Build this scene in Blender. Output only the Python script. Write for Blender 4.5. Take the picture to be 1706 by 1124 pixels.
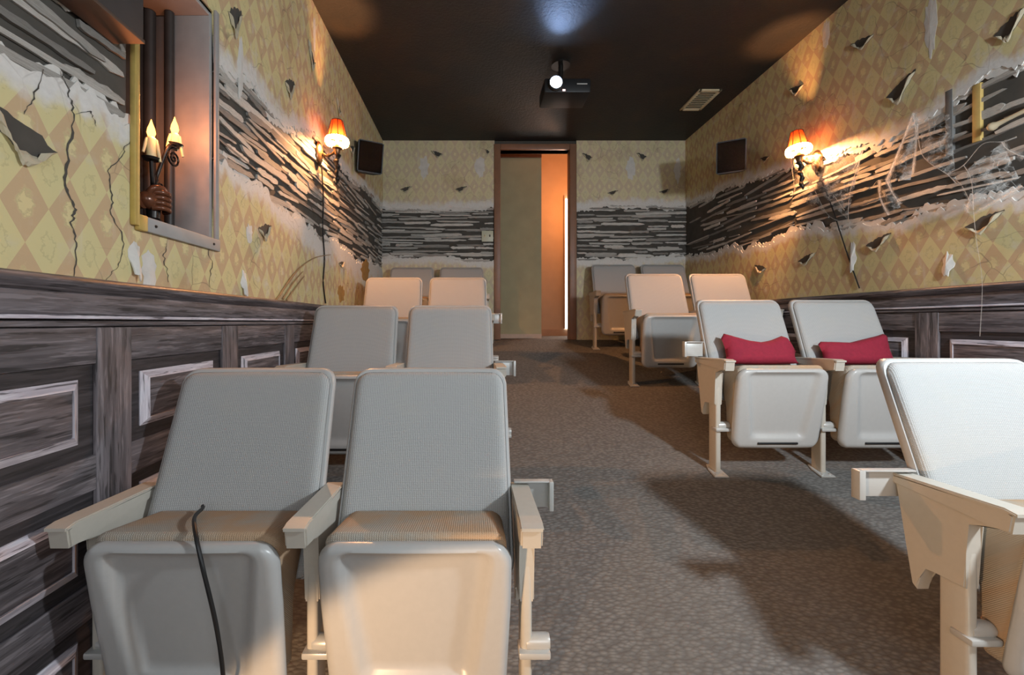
import bpy, bmesh, math, random
from mathutils import Vector, Matrix, Euler, noise as mnoise
random.seed(7)
for o in list(bpy.data.objects): bpy.data.objects.remove(o)
SC = bpy.context.scene
COL = SC.collection
R = math.radians

# ------------------------------------------------------------------ camera
EYE = 1.2            # eye height above the front floor
KD = 0.711           # metres of depth for each 1000/f unit (focal length 711 px)
VX, VY = 790.0, 537.0
cam = bpy.data.cameras.new('camera'); camo = bpy.data.objects.new('camera', cam); COL.objects.link(camo)
camo.location = (0, 0, EYE); camo.rotation_euler = (R(90), 0, 0)
cam.sensor_width = 36; cam.lens = 711/1706*36
cam.shift_x = (853-VX)/1706; cam.shift_y = -(562-VY)/1706
cam.clip_start = 0.02
SC.camera = camo
# ------------------------------------------------------------------ world, exposure, large lights
w = bpy.data.worlds.new('world'); SC.world = w; w.use_nodes = True
w.node_tree.nodes['Background'].inputs[0].default_value = (0.6, 0.65, 0.75, 1)
w.node_tree.nodes['Background'].inputs[1].default_value = 0.02
SC.view_settings.view_transform = 'Standard'; SC.view_settings.look = 'None'
SC.view_settings.gamma = 1; SC.view_settings.use_curve_mapping = False
SC.view_settings.exposure = 0.88

def light(name, kind, loc, power, color, size=0.1, rot=None, **kw):
    l = bpy.data.lights.new(name, kind); l.energy = power; l.color = color
    if kind == 'AREA':
        l.shape = kw.get('shape', 'DISK'); l.size = size
        if 'size_y' in kw: l.shape = 'RECTANGLE'; l.size_y = kw['size_y']
    elif kind == 'SPOT':
        l.shadow_soft_size = size; l.spot_size = kw.get('angle', 1.0); l.spot_blend = kw.get('blend', .5)
    else: l.shadow_soft_size = size
    o = bpy.data.objects.new(name, l); COL.objects.link(o); o.location = loc
    if rot is not None: o.rotation_euler = rot
    return o
def aim(src, dst):
    return (Vector(dst)-Vector(src)).to_track_quat('-Z', 'Y').to_euler()

# light thrown back from the projection screen behind the camera
SCREEN_P = 15
light('screen_glow', 'AREA', (0.65, -1.36, 1.75), SCREEN_P, (0.86, 0.93, 1.0), 2.3, (R(90), 0, 0), size_y=1.25)
# white work lamp at the front right (shadows on the aisle point away from it)
light('white_work_lamp', 'AREA', (1.85, 0.28, 1.95), 26, (0.86, 0.94, 1.0), 0.16, aim((1.85, 0.28, 1.95), (.5, 2.2, 0.9)))
# warm lamp low at the front centre
WL = (-0.56, -0.10, 0.50)
light('warm_floor_lamp', 'SPOT', WL, 36, (1.0, 0.62, 0.33), 0.03, aim(WL, (WL[0]+math.sin(R(41))*math.cos(R(33)), WL[1]+math.cos(R(41))*math.cos(R(33)), WL[2]-math.sin(R(33)))), angle=R(95), blend=.12)

# ------------------------------------------------------------------ helpers
def P(x, y, d): return Vector(((x-VX)*d/1000, KD*d, EYE+(VY-y)*d/1000))
def lerp(a, b, t): return a+(b-a)*t
def interp(pts, x):
    if x <= pts[0][0]: return pts[0][1]
    for (a, va), (b, vb) in zip(pts, pts[1:]):
        if x <= b: return lerp(va, vb, (x-a)/(b-a))
    return pts[-1][1]
def nz(x, k=0.0): return mnoise.noise(Vector((x, k*7.31+.5, k*3.7)))

MATS = {}
class NT:
    def __init__(s, name):
        m = bpy.data.materials.new(name); m.use_nodes = True; s.m = m; s.t = m.node_tree
        for n in list(s.t.nodes): s.t.nodes.remove(n)
        s.out = s.n('ShaderNodeOutputMaterial'); MATS[name] = m
    def n(s, typ, **kw):
        x = s.t.nodes.new(typ)
        for k, v in kw.items(): setattr(x, k, v)
        return x
    def set(s, inp, v):
        if isinstance(v, bpy.types.NodeSocket): s.t.links.new(v, inp)
        elif v is not None:
            if isinstance(v, tuple) and len(v) == 3 and inp.type == 'RGBA': v = v+(1,)
            inp.default_value = v
    def math(s, op, a, b=None, c=None, clamp=False):
        x = s.n('ShaderNodeMath', operation=op, use_clamp=clamp)
        for i, v in enumerate((a, b, c)):
            if v is not None: s.set(x.inputs[i], v)
        return x.outputs[0]
    def mix(s, f, a, b, blend='MIX'):
        x = s.n('ShaderNodeMix', data_type='RGBA', blend_type=blend)
        s.set(x.inputs[0], f); s.set(x.inputs[6], a); s.set(x.inputs[7], b); return x.outputs[2]
    def ramp(s, f, stops):
        x = s.n('ShaderNodeValToRGB'); el = x.color_ramp.elements
        while len(el) < len(stops): el.new(0.5)
        for e, (p, c) in zip(el, stops):
            e.position = p; e.color = c if len(c) == 4 else tuple(c)+(1,)
        s.set(x.inputs[0], f); return x.outputs[0]
    def smooth(s, v, a, b):
        x = s.n('ShaderNodeMapRange', interpolation_type='SMOOTHSTEP'); s.set(x.inputs[0], v)
        x.inputs[1].default_value = a; x.inputs[2].default_value = b; return x.outputs[0]
    def coord(s, which='Object', scale=(1, 1, 1)):
        c = s.n('ShaderNodeTexCoord').outputs[which]
        m = s.n('ShaderNodeMapping'); m.inputs[3].default_value = scale; s.set(m.inputs[0], c); return m.outputs[0]
    def noise(s, co, scale, detail=3, rough=.55, dist=0):
        x = s.n('ShaderNodeTexNoise'); s.set(x.inputs['Vector'], co); x.inputs['Scale'].default_value = scale
        x.inputs['Detail'].default_value = detail; x.inputs['Roughness'].default_value = rough; x.inputs['Distortion'].default_value = dist
        return x.outputs[0]
    def voro(s, co, scale, feature='F1', out=0):
        x = s.n('ShaderNodeTexVoronoi', feature=feature); s.set(x.inputs['Vector'], co); x.inputs['Scale'].default_value = scale
        return x.outputs[out]
    def bump(s, h, strength=.3, dist=.01):
        x = s.n('ShaderNodeBump'); x.inputs['Strength'].default_value = strength; x.inputs['Distance'].default_value = dist
        s.set(x.inputs['Height'], h); return x.outputs[0]
    def bsdf(s, color, rough=.6, metal=0, normal=None, spec=None, **kw):
        x = s.n('ShaderNodeBsdfPrincipled'); s.set(x.inputs['Base Color'], color); s.set(x.inputs['Roughness'], rough)
        s.set(x.inputs['Metallic'], metal)
        if normal is not None: s.set(x.inputs['Normal'], normal)
        if spec is not None: s.set(x.inputs['Specular IOR Level'], spec)
        for k, v in kw.items(): s.set(x.inputs[k.replace('_', ' ')], v)
        s.t.links.new(x.outputs[0], s.out.inputs[0]); return x

def m_plain(name, c, rough=.6, metal=0, var=.12, scale=30, bump=0.0, spec=None):
    t = NT(name); co = t.coord()
    f = t.noise(co, scale, 4)
    col = t.mix(f, tuple(max(0, x*(1-var)) for x in c), tuple(min(1, x*(1+var)) for x in c))
    t.bsdf(col, rough, metal, t.bump(f, bump) if bump else None, spec)
def m_emit(name, c, s):
    t = NT(name); e = t.n('ShaderNodeEmission'); e.inputs[0].default_value = tuple(c)+(1,); e.inputs[1].default_value = s
    t.t.links.new(e.outputs[0], t.out.inputs[0])

def m_wallpaper(name, yellow, tan):
    t = NT(name)
    uv = t.n('ShaderNodeUVMap'); uv.uv_map = 'UVMap'
    sp = t.n('ShaderNodeSeparateXYZ'); t.set(sp.inputs[0], uv.outputs[0]); s, z = sp.outputs[0], sp.outputs[1]
    a = t.math('DIVIDE', s, .104); b = t.math('DIVIDE', z, .172)
    u = t.math('ADD', a, b); v = t.math('SUBTRACT', a, b)
    fu, fv = t.math('FLOOR', u), t.math('FLOOR', v)
    chk = t.math('ABSOLUTE', t.math('MODULO', t.math('ADD', fu, fv), 2.0))
    cu = t.math('SUBTRACT', t.math('FRACT', u), .5); cv = t.math('SUBTRACT', t.math('FRACT', v), .5)
    big = t.noise(uv.outputs[0], 2.5, 4); mid = t.noise(uv.outputs[0], 14, 4); fine = t.noise(uv.outputs[0], 70, 3)
    d = t.math('SQRT', t.math('ADD', t.math('MULTIPLY', cu, cu), t.math('MULTIPLY', cv, cv)))
    d = t.math('ADD', d, t.math('MULTIPLY', t.math('SUBTRACT', fine, .5), .55))
    flower = t.smooth(d, .30, .14)
    base = t.mix(chk, tuple(yellow), tuple(tan))
    col = t.mix(t.math('MULTIPLY', flower, t.math('MULTIPLY', chk, .75)), base, tuple(min(1, x*1.12) for x in yellow))
    ring = t.math('MULTIPLY', t.smooth(t.math('ABSOLUTE', t.math('SUBTRACT', d, .2)), .05, .01), .35)
    col = t.mix(ring, col, tuple(x*.62 for x in yellow))
    # water stains and soot of its own shape
    col = t.mix(t.math('MULTIPLY', t.smooth(big, .52, .75), .45), col, (.33, .23, .11))
    col = t.mix(t.math('MULTIPLY', t.smooth(mid, .55, .8), .5), col, (.62, .56, .44))
    # vertical scuffs
    mp = t.n('ShaderNodeMapping'); mp.inputs[3].default_value = (22, 2.2, 1); t.set(mp.inputs[0], uv.outputs[0])
    st = t.noise(mp.outputs[0], 1, 4)
    col = t.mix(t.math('MULTIPLY', t.smooth(st, .58, .75), .45), col, (.68, .62, .52))
    # hairline cracks
    nv = t.n('ShaderNodeTexNoise'); nv.inputs['Scale'].default_value = 5; t.set(nv.inputs['Vector'], uv.outputs[0])
    wv = t.n('ShaderNodeVectorMath', operation='ADD'); t.set(wv.inputs[0], uv.outputs[0])
    sc = t.n('ShaderNodeVectorMath', operation='SCALE'); t.set(sc.inputs[0], nv.outputs[1]); sc.inputs[3].default_value = .16
    t.set(wv.inputs[1], sc.outputs[0])
    cr = t.voro(wv.outputs[0], 6.5, 'DISTANCE_TO_EDGE')
    crm = t.math('MULTIPLY', t.smooth(cr, .014, .003), t.math('MULTIPLY', t.smooth(big, .44, .58), .3 if 'back' in name else .42))
    col = t.mix(crm, col, (.16, .11, .06))
    at = t.n('ShaderNodeAttribute'); at.attribute_name = 'fade'
    f = t.math('ADD', at.outputs[2], t.math('MULTIPLY', t.math('SUBTRACT', mid, .5), .9))
    pl = t.mix(fine, (.60, .58, .55), (.80, .78, .74))
    f2 = t.math('MULTIPLY', t.smooth(f, .35, .85), t.smooth(at.outputs[2], .0, .25))
    col = t.mix(f2, col, pl)
    col = t.mix(t.math('MULTIPLY', crm, .6), col, (.2, .17, .14))
    t.bsdf(col, .75, 0, t.bump(t.math('ADD', mid, t.math('MULTIPLY', fine, .4)), .35, .004))

def m_wood(name, c0, c1, streak, axis=0, s=1.0, amt=.6, rough=.55, objrand=0.0, dark=(.02, .018, .018)):
    t = NT(name)
    sc = [38*s, 38*s, 38*s]; sc[axis] = 2.6*s
    co = t.n('ShaderNodeTexCoord').outputs['Object']
    oi = t.n('ShaderNodeObjectInfo')
    ad = t.n('ShaderNodeVectorMath', operation='ADD'); t.set(ad.inputs[0], co)
    cb = t.n('ShaderNodeCombineXYZ'); t.set(cb.inputs[0], t.math('MULTIPLY', oi.outputs['Random'], 17)); t.set(cb.inputs[1], t.math('MULTIPLY', oi.outputs['Random'], 31))
    t.set(ad.inputs[1], cb.outputs[0])
    mp = t.n('ShaderNodeMapping'); mp.inputs[3].default_value = sc; t.set(mp.inputs[0], ad.outputs[0])
    f = t.noise(mp.outputs[0], 1, 5, .6, .6)
    g = t.noise(mp.outputs[0], 2.7, 3, .6, .3)
    col = t.mix(t.smooth(f, .3, .7), tuple(c0), tuple(c1))
    col = t.mix(t.math('MULTIPLY', t.smooth(g, .53, .64), amt), col, tuple(streak))
    col = t.mix(t.math('MULTIPLY', t.smooth(g, .44, .36), .75), col, tuple(dark))
    if objrand:
        k = t.math('ADD', 1-objrand, t.math('MULTIPLY', oi.outputs['Random'], objrand*1.6))
        hs = t.n('ShaderNodeHueSaturation'); t.set(hs.inputs['Value'], k); t.set(hs.inputs['Color'], col); col = hs.outputs[0]
    t.bsdf(col, rough, 0, t.bump(f, .4, .004))

def m_fabric(name, c, stain=0.0):
    t = NT(name); co_ = t.coord(); sx = t.n('ShaderNodeSeparateXYZ'); t.set(sx.inputs[0], co_); cx = t.n('ShaderNodeCombineXYZ')
    t.set(cx.inputs[0], sx.outputs[0]); t.set(cx.inputs[2], t.math('ADD', sx.outputs[1], sx.outputs[2])); co = cx.outputs[0]
    def wave(axis):
        x = t.n('ShaderNodeTexWave', wave_type='BANDS', bands_direction=axis); t.set(x.inputs['Vector'], co)
        x.inputs['Scale'].default_value = 62; x.inputs['Distortion'].default_value = .6; x.inputs['Detail'].default_value = 1; return x.outputs[1]
    wv = t.math('MULTIPLY', wave('X'), wave('Z'))
    f = t.noise(co, 160, 2); big = t.noise(co, 6, 4)
    col = t.mix(wv, tuple(x*.62 for x in c), tuple(x*1.12 for x in c))
    col = t.mix(t.math('MULTIPLY', f, .35), col, tuple(x*.75 for x in c))
    if stain: col = t.mix(t.math('MULTIPLY', t.smooth(big, .36, .62), stain), col, (.50, .31, .17))
    else: col = t.mix(t.math('MULTIPLY', t.smooth(big, .5, .75), .25), col, (.5, .45, .36))
    t.bsdf(col, .9, 0, t.bump(t.math('ADD', wv, f), .5, .002), .2)

def m_carpet():
    t = NT('carpet'); co = t.coord()
    big = t.noise(co, 2.2, 5); mid = t.noise(co, 26, 3); v = t.voro(co, 75)
    mp = t.n('ShaderNodeMapping'); mp.inputs[3].default_value = (48, 95, 48); t.set(mp.inputs[0], co)
    loop = t.voro(mp.outputs[0], 1)
    col = t.mix(t.smooth(loop, .1, .75), (.20, .195, .185), (.125, .12, .115))
    col = t.mix(t.math('MULTIPLY', t.smooth(big, .4, .7), .4), col, (.17, .155, .135))
    col = t.mix(t.math('MULTIPLY', t.smooth(mid, .45, .75), .5), col, (.11, .105, .10))
    h = t.math('ADD', t.math('MULTIPLY', loop, -1), t.math('MULTIPLY', mid, .6))
    t.bsdf(col, .95, 0, t.bump(h, .45, .008), .1)

m_wallpaper('wallpaper', (.66, .58, .30), (.57, .41, .24))
m_wallpaper('wallpaper_back', (.68, .61, .38), (.62, .51, .36))
m_plain('plaster', (.66, .64, .60), .85, var=.22, scale=18, bump=.3)
m_plain('loose_paper', (.50, .44, .32), .8, var=.2)
m_plain('cavity', (.075, .068, .058), .9, var=.5, scale=9, bump=.2)
m_wood('lath_wood', (.38, .35, .31), (.60, .57, .52), (.76, .74, .70), 0, 1.2, .6, .7, objrand=.6)
m_wood('wainscot_wood', (.06, .052, .056), (.165, .145, .155), (.27, .24, .255), 0, 1.0, .6, .5, objrand=.12)
m_wood('wainscot_dark', (.025, .021, .023), (.055, .047, .05), (.085, .075, .08), 1, 1.0, .5, .6)
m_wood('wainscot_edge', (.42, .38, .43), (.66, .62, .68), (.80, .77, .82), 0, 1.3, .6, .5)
m_carpet()
def m_ceiling():
    t = NT('ceiling_paint'); co = t.coord(); f = t.noise(co, 2.5, 5); g = t.noise(co, 60, 3)
    col = t.mix(t.smooth(f, .45, .7), (.022, .020, .019), (.034, .025, .018))
    t.bsdf(col, .62, 0, t.bump(g, .5, .006), .4)
m_ceiling()
m_plain('dark_wall', (.10, .09, .085), .8, var=.3, scale=4)
m_plain('chair_metal', (.45, .45, .44), .30, var=.05, scale=60)
m_plain('chair_metal_tan', (.50, .47, .41), .38, var=.06, scale=60)
m_plain('leg_metal', (.50, .50, .48), .32, .2, var=.06)
m_fabric('tweed', (.55, .55, .54))
m_fabric('tweed_stained', (.54, .50, .43), .75)
m_plain('red_cloth', (.26, .010, .032), .85, var=.25, scale=60, bump=.2)
m_plain('black_plastic', (.010, .010, .011), .5, var=.2)
m_plain('black_grille', (.006, .006, .006), .95, var=.3, scale=200, bump=.4, spec=.1)
m_plain('black_box', (.035, .032, .032), .55, var=.4, scale=12)
m_plain('brown_box', (.085, .055, .04), .6, var=.3, scale=10)
m_plain('niche_grey', (.36, .35, .34), .6, var=.2, scale=14, bump=.1)
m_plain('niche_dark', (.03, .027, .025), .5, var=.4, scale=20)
m_plain('gold_trim', (.55, .40, .12), .4, .3, var=.2)
m_plain('bronze', (.12, .07, .035), .3, .7, var=.4, scale=40)
m_plain('brown_hand', (.16, .06, .03), .25, .2, var=.4, scale=40)
m_plain('candle_wax', (.70, .66, .38), .5, var=.1)
m_plain('dark_iron', (.03, .027, .025), .35, .6, var=.3)
m_plain('casing_wood', (.26, .13, .075), .45, var=.25, scale=10)
m_plain('hall_olive', (.42, .35, .20), .75, var=.15, scale=6)
m_plain('hall_plaster', (.62, .45, .33), .8, var=.1, scale=8)
m_plain('hall_trim', (.55, .36, .25), .5)
m_plain('switch_plastic', (.62, .60, .45), .4, var=.05)
m_plain('vent_paint', (.62, .52, .34), .5, var=.1)
m_plain('vent_dark', (.10, .08, .05), .6)
m_plain('stud_wood', (.60, .42, .14), .6, var=.3, scale=20)
m_plain('stud_grey', (.16, .16, .155), .7, var=.3, scale=20)
m_plain('bone', (.66, .56, .38), .55, var=.15, scale=30)
m_plain('twig', (.36, .24, .12), .7, var=.3)
m_plain('ochre_patch', (.40, .22, .06), .8, var=.35, scale=25)
m_plain('screen_cloth', (.82, .82, .82), .9, var=.02)
def m_gauze(name, c, a):
    t = NT(name); uv = t.n('ShaderNodeUVMap'); uv.uv_map = 'UVMap'
    mp = t.n('ShaderNodeMapping'); mp.inputs[3].default_value = (3, 7, 1); t.set(mp.inputs[0], uv.outputs[0])
    f = t.noise(mp.outputs[0], 1.5, 4)
    sp = t.n('ShaderNodeSeparateXYZ'); t.set(sp.inputs[0], uv.outputs[0])
    e = t.math('SUBTRACT', 1.0, t.math('ABSOLUTE', t.math('SUBTRACT', t.math('MULTIPLY', sp.outputs[1], 2), 1)))
    d = t.n('ShaderNodeBsdfDiffuse'); d.inputs[0].default_value = c+(1,)
    tl = t.n('ShaderNodeBsdfTranslucent'); tl.inputs[0].default_value = c+(1,)
    m0 = t.n('ShaderNodeMixShader'); m0.inputs[0].default_value = .4; t.t.links.new(d.outputs[0], m0.inputs[1]); t.t.links.new(tl.outputs[0], m0.inputs[2])
    tr = t.n('ShaderNodeBsdfTransparent'); mx = t.n('ShaderNodeMixShader')
    al = t.math('MULTIPLY', t.math('MULTIPLY', t.smooth(e, 0, .9), a), t.math('ADD', .25, t.smooth(f, .35, .65)), clamp=True)
    t.set(mx.inputs[0], al); t.t.links.new(tr.outputs[0], mx.inputs[1]); t.t.links.new(m0.outputs[0], mx.inputs[2])
    t.t.links.new(mx.outputs[0], t.out.inputs[0])
m_gauze('cobweb', (.82, .80, .76), .5)
def m_sheetweb():
    t = NT('cobweb_sheet'); co = t.coord(); f = t.noise(co, 22, 4, .6, .5); g = t.voro(co, 34, 'DISTANCE_TO_EDGE')
    d = t.n('ShaderNodeBsdfDiffuse'); d.inputs[0].default_value = (.8, .78, .74, 1); tr = t.n('ShaderNodeBsdfTransparent'); mx = t.n('ShaderNodeMixShader')
    al = t.math('ADD', t.math('MULTIPLY', t.smooth(f, .42, .66), .38), t.math('MULTIPLY', t.smooth(g, .05, .0), .25), clamp=True)
    t.set(mx.inputs[0], al); t.t.links.new(tr.outputs[0], mx.inputs[1]); t.t.links.new(d.outputs[0], mx.inputs[2]); t.t.links.new(mx.outputs[0], t.out.inputs[0])
m_sheetweb()
def m_shade(name, c, emis):
    t = NT(name); d = t.n('ShaderNodeBsdfTranslucent'); d.inputs[0].default_value = c+(1,)
    e = t.n('ShaderNodeBsdfDiffuse'); e.inputs[0].default_value = c+(1,)
    mx = t.n('ShaderNodeMixShader'); mx.inputs[0].default_value = .35
    t.t.links.new(d.outputs[0], mx.inputs[1]); t.t.links.new(e.outputs[0], mx.inputs[2]); t.t.links.new(mx.outputs[0], t.out.inputs[0])
m_shade('shade_red', (.030, .0042, .0012), 0)
m_shade('fringe_white', (.95, .88, .75), 0)
m_emit('bulb_glow', (1.0, .44, .16), 6000)
m_emit('bulb_glow_strong', (1.0, .44, .16), 6000)
m_emit('flame_glow', (1.0, .33, .05), 5.5)
m_emit('flame_core', (1.0, .75, .3), 18)
m_emit('lens_glow', (.55, .70, 1.0), 60)
m_emit('reflection_glow', (1.0, .55, .5), 2.0)  # emission standing in for a pinkish reflection on the projector
m_emit('window_glow', (1.0, .93, .85), 4.0)

# ---- objects
def obj(name, mesh, mat=None, parent=None, loc=None, rot=None, scale=None, label=None, smooth=False):
    if isinstance(mesh, bmesh.types.BMesh):
        bm = mesh; me = bpy.data.meshes.new(name); bm.to_mesh(me); bm.free(); mesh = me
    o = bpy.data.objects.new(name, mesh); COL.objects.link(o)
    if mat and not mesh.materials: mesh.materials.append(MATS[mat])
    if parent: o.parent = parent
    if loc is not None: o.location = loc
    if rot is not None: o.rotation_euler = rot
    if scale is not None: o.scale = scale
    if label: o['label'] = label
    return o
def shade(me, ang=40):
    for p in me.polygons: p.use_smooth = True
    try: me.set_sharp_from_angle(angle=R(ang))
    except Exception: pass
    return me
def mesh_of(bm, name, mat, ang=40):
    bmesh.ops.recalc_face_normals(bm, faces=bm.faces)
    me = bpy.data.meshes.new(name); bm.to_mesh(me); bm.free(); me.materials.append(MATS[mat]); shade(me, ang); return me
def thing(name, label, cat, loc=(0, 0, 0), rot=None, group=None):
    o = bpy.data.objects.new(name, None); COL.objects.link(o); o.location = loc; o.empty_display_size = .05
    if rot is not None: o.rotation_euler = rot
    o['label'] = label; o['category'] = cat
    if group: o['group'] = group
    return o
def tag(o, label, cat, group=None):
    o['label'] = label; o['category'] = cat
    if group: o['group'] = group
    return o
def struct(o, label=None):
    o['kind'] = 'structure'
    if label: o['label'] = label
    return o

def box(bm, c, s, rot=None, bevel=0.0, seg=2):
    r = bmesh.ops.create_cube(bm, size=1.0); vs = r['verts']
    bmesh.ops.scale(bm, vec=s, verts=vs)
    if bevel:
        es = list({e for v in vs for e in v.link_edges})
        rr = bmesh.ops.bevel(bm, geom=es, offset=bevel, segments=seg, affect='EDGES', profile=.5)
        vs = list({v for f in rr['faces'] for v in f.verts} | {v for v in vs if v.is_valid})
    if rot is not None: bmesh.ops.rotate(bm, cent=(0, 0, 0), matrix=Euler(rot).to_matrix(), verts=vs)
    bmesh.ops.translate(bm, vec=c, verts=vs); return vs
def bx(x0, x1, y0, y1, z0, z1, bevel=0.0):
    bm = bmesh.new(); box(bm, ((x0+x1)/2, (y0+y1)/2, (z0+z1)/2), (x1-x0, y1-y0, z1-z0), None, bevel); return bm
def lathe(bm, prof, n=20, mat=None):
    rings = []
    for r, z in prof:
        rings.append([bm.verts.new((r*math.cos(2*math.pi*i/n), r*math.sin(2*math.pi*i/n), z)) for i in range(n)])
    for a, b in zip(rings, rings[1:]):
        for i in range(n): bm.faces.new((a[i], a[(i+1) % n], b[(i+1) % n], b[i]))
    if prof[0][0] > 1e-4: bm.faces.new(rings[0][::-1])
    if prof[-1][0] > 1e-4: bm.faces.new(rings[-1])
    vs = [v for r in rings for v in r]
    if mat is not None: bmesh.ops.transform(bm, matrix=mat, verts=vs)
    bmesh.ops.remove_doubles(bm, verts=vs, dist=1e-6)
    return rings
def tube(bm, pts, rad, n=8, caps=True):
    pts = [Vector(p) for p in pts]; rings = []
    up = Vector((0, 0, 1))
    for i, p in enumerate(pts):
        t = (pts[min(i+1, len(pts)-1)]-pts[max(i-1, 0)]).normalized()
        a = t.cross(up)
        if a.length < .05: a = t.cross(Vector((1, 0, 0)))
        a.normalize(); b = t.cross(a)
        r = rad(i/(len(pts)-1)) if callable(rad) else rad
        rings.append([bm.verts.new(p+a*(r*math.cos(2*math.pi*k/n))+b*(r*math.sin(2*math.pi*k/n))) for k in range(n)])
    for a, b in zip(rings, rings[1:]):
        for k in range(n): bm.faces.new((a[k], a[(k+1) % n], b[(k+1) % n], b[k]))
    if caps: bm.faces.new(rings[0][::-1]); bm.faces.new(rings[-1])
def spline(pts, n=8):
    pts = [Vector(p) for p in pts]; out = []
    q = [pts[0]]+pts+[pts[-1]]
    for i in range(1, len(q)-2):
        p0, p1, p2, p3 = q[i-1:i+3]
        for k in range(n):
            t = k/n
            out.append(.5*((2*p1)+(p2-p0)*t+(2*p0-5*p1+4*p2-p3)*t*t+(3*p1-p0-3*p2+p3)*t**3))
    out.append(pts[-1]); return out
def prism(bm, poly, axis, a0, a1, bevel=0.0):
    """polygon in the two other axes, extruded along axis (0=x) between a0 and a1"""
    def mk(p, a):
        if axis == 0: return (a, p[0], p[1])
        if axis == 1: return (p[0], a, p[1])
        return (p[0], p[1], a)
    A = [bm.verts.new(mk(p, a0)) for p in poly]; B = [bm.verts.new(mk(p, a1)) for p in poly]
    fs = [bm.faces.new(A), bm.faces.new(B[::-1])]
    n = len(poly)
    for i in range(n): fs.append(bm.faces.new((A[i], B[i], B[(i+1) % n], A[(i+1) % n])))
    if bevel:
        es = list({e for f in fs[:2] for e in f.edges}); bmesh.ops.bevel(bm, geom=es, offset=bevel, segments=2, affect='EDGES')
def slab(bm, W, H, fy, by, nu=16, nv=20, r=.03, er=.012, xf=None):
    """rounded panel: half-width W(v), height H, front depth fy(u,v), back depth by(u,v); corners r, edges er"""
    vsn = [0.5-0.5*math.cos(math.pi*j/nv) for j in range(nv+1)]
    usn = [math.sin(math.pi/2*(2*i/nu-1)) for i in range(nu+1)]
    F = []; B = []
    for v in vsn:
        z = v*H; dist = min(z, H-z); wv = W(v)
        ins = r-math.sqrt(max(0, r*r-(r-dist)**2)) if dist < r else 0
        fr = []; br = []
        for u in usn:
            x = u*(wv-ins); e = min(dist, (wv-ins)*(1-abs(u)))
            q = (er-math.sqrt(max(0, er*er-(er-e)**2))) if e < er else 0
            for lst, y in ((fr, fy(u, v)+q), (br, by(u, v)-q*.6)):
                p = (x, y, z)
                lst.append(bm.verts.new(xf(p) if xf else p))
        F.append(fr); B.append(br)
    for G, fl in ((F, 0), (B, 1)):
        for j in range(nv):
            for i in range(nu):
                q = (G[j][i], G[j][i+1], G[j+1][i+1], G[j+1][i]); bm.faces.new(q[::-1] if fl else q)
    ring = [(0, i) for i in range(nu+1)]+[(j, nu) for j in range(1, nv+1)]+[(nv, i) for i in range(nu-1, -1, -1)]+[(j, 0) for j in range(nv-1, 0, -1)]
    for a, b in zip(ring, ring[1:]+ring[:1]):
        bm.faces.new((F[a[0]][a[1]], B[a[0]][a[1]], B[b[0]][b[1]], F[b[0]][b[1]]))

# ------------------------------------------------------------------ floor, ceiling, walls
XL, XR, YB, YF = -1.0, 2.29, 6.49*KD, -1.45
ZC = EYE+1.96
FL = [(-3, -1.2), (0, -1.2), (1.46, -.97), (2.95, -.735), (4.5, -.465), (5.9, -.255), (6.49, -.185), (9, -.185)]
def floor_z(y): return EYE+interp(FL, y/KD)

bm = bmesh.new()
ys = [YF-.1, 0]+[p[0]*KD for p in FL[2:-1]]+[YB+1.6]
prev = None
for y in ys:
    z = floor_z(y)
    row = [bm.verts.new((x, y, zz)) for x, zz in ((XL-.1, z), (XR+.1, z), (XR+.1, -.15), (XL-.1, -.15))]
    if prev:
        for k in range(4): bm.faces.new((prev[k], prev[(k+1) % 4], row[(k+1) % 4], row[k]))
    else: bm.faces.new(row[::-1])
    prev = row
bm.faces.new(prev); bmesh.ops.recalc_face_normals(bm, faces=bm.faces)
struct(obj('floor', bm, 'carpet'), 'grey-brown carpet on a floor that slopes up to the back')
struct(obj('ceiling', bx(XL-.3, XR+.1, YF-.1, YB+.12, ZC, ZC+.1), 'ceiling_paint'), 'near-black textured ceiling')

# niche in the left wall
NS0, NS1, NZ0, NZ1 = 1.745*KD, 2.265*KD, EYE+.30, EYE+1.16
bm = bmesh.new()
def addbox(bm, x0, x1, y0, y1, z0, z1): box(bm, ((x0+x1)/2, (y0+y1)/2, (z0+z1)/2), (x1-x0, y1-y0, z1-z0))
addbox(bm, XL-.3, XL, YF, NS0, -.1, ZC); addbox(bm, XL-.3, XL, NS1, YB+.1, -.1, ZC)
addbox(bm, XL-.3, XL, NS0, NS1, -.1, NZ0); addbox(bm, XL-.3, XL, NS0, NS1, NZ1, ZC)
addbox(bm, XL-.3, XL-.22, NS0, NS1, NZ0, NZ1)
wall_left = struct(obj('wall_left', bm, 'cavity'), 'left wall with torn harlequin wallpaper over bare lath')
wall_right = struct(obj('wall_right', bx(XR, XR+.12, YF, YB+.1, -.1, ZC), 'cavity'), 'right wall with torn harlequin wallpaper over bare lath')
DX0, DX1, DZ1 = (833-VX)*6.49/1000, (949-VX)*6.49/1000, EYE+1.86
bm = bmesh.new()
addbox(bm, XL, DX0, YB, YB+.1, .4, ZC); addbox(bm, DX1, XR, YB, YB+.1, .4, ZC); addbox(bm, DX0, DX1, YB, YB+.1, DZ1, ZC)
wall_back = struct(obj('wall_back', bm, 'cavity'), 'back wall with torn wallpaper and a doorway')
struct(obj('wall_front', bx(XL-.3, XR+.1, YF-.1, YF, -.1, ZC), 'dark_wall'), 'dark front wall behind the camera')

def wpt(side):
    if side == 'L': return lambda s, z, o: Vector((XL+o, s, z))
    if side == 'R': return lambda s, z, o: Vector((XR-o, s, z))
    return lambda s, z, o: Vector((s, YB-o, z))

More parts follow.
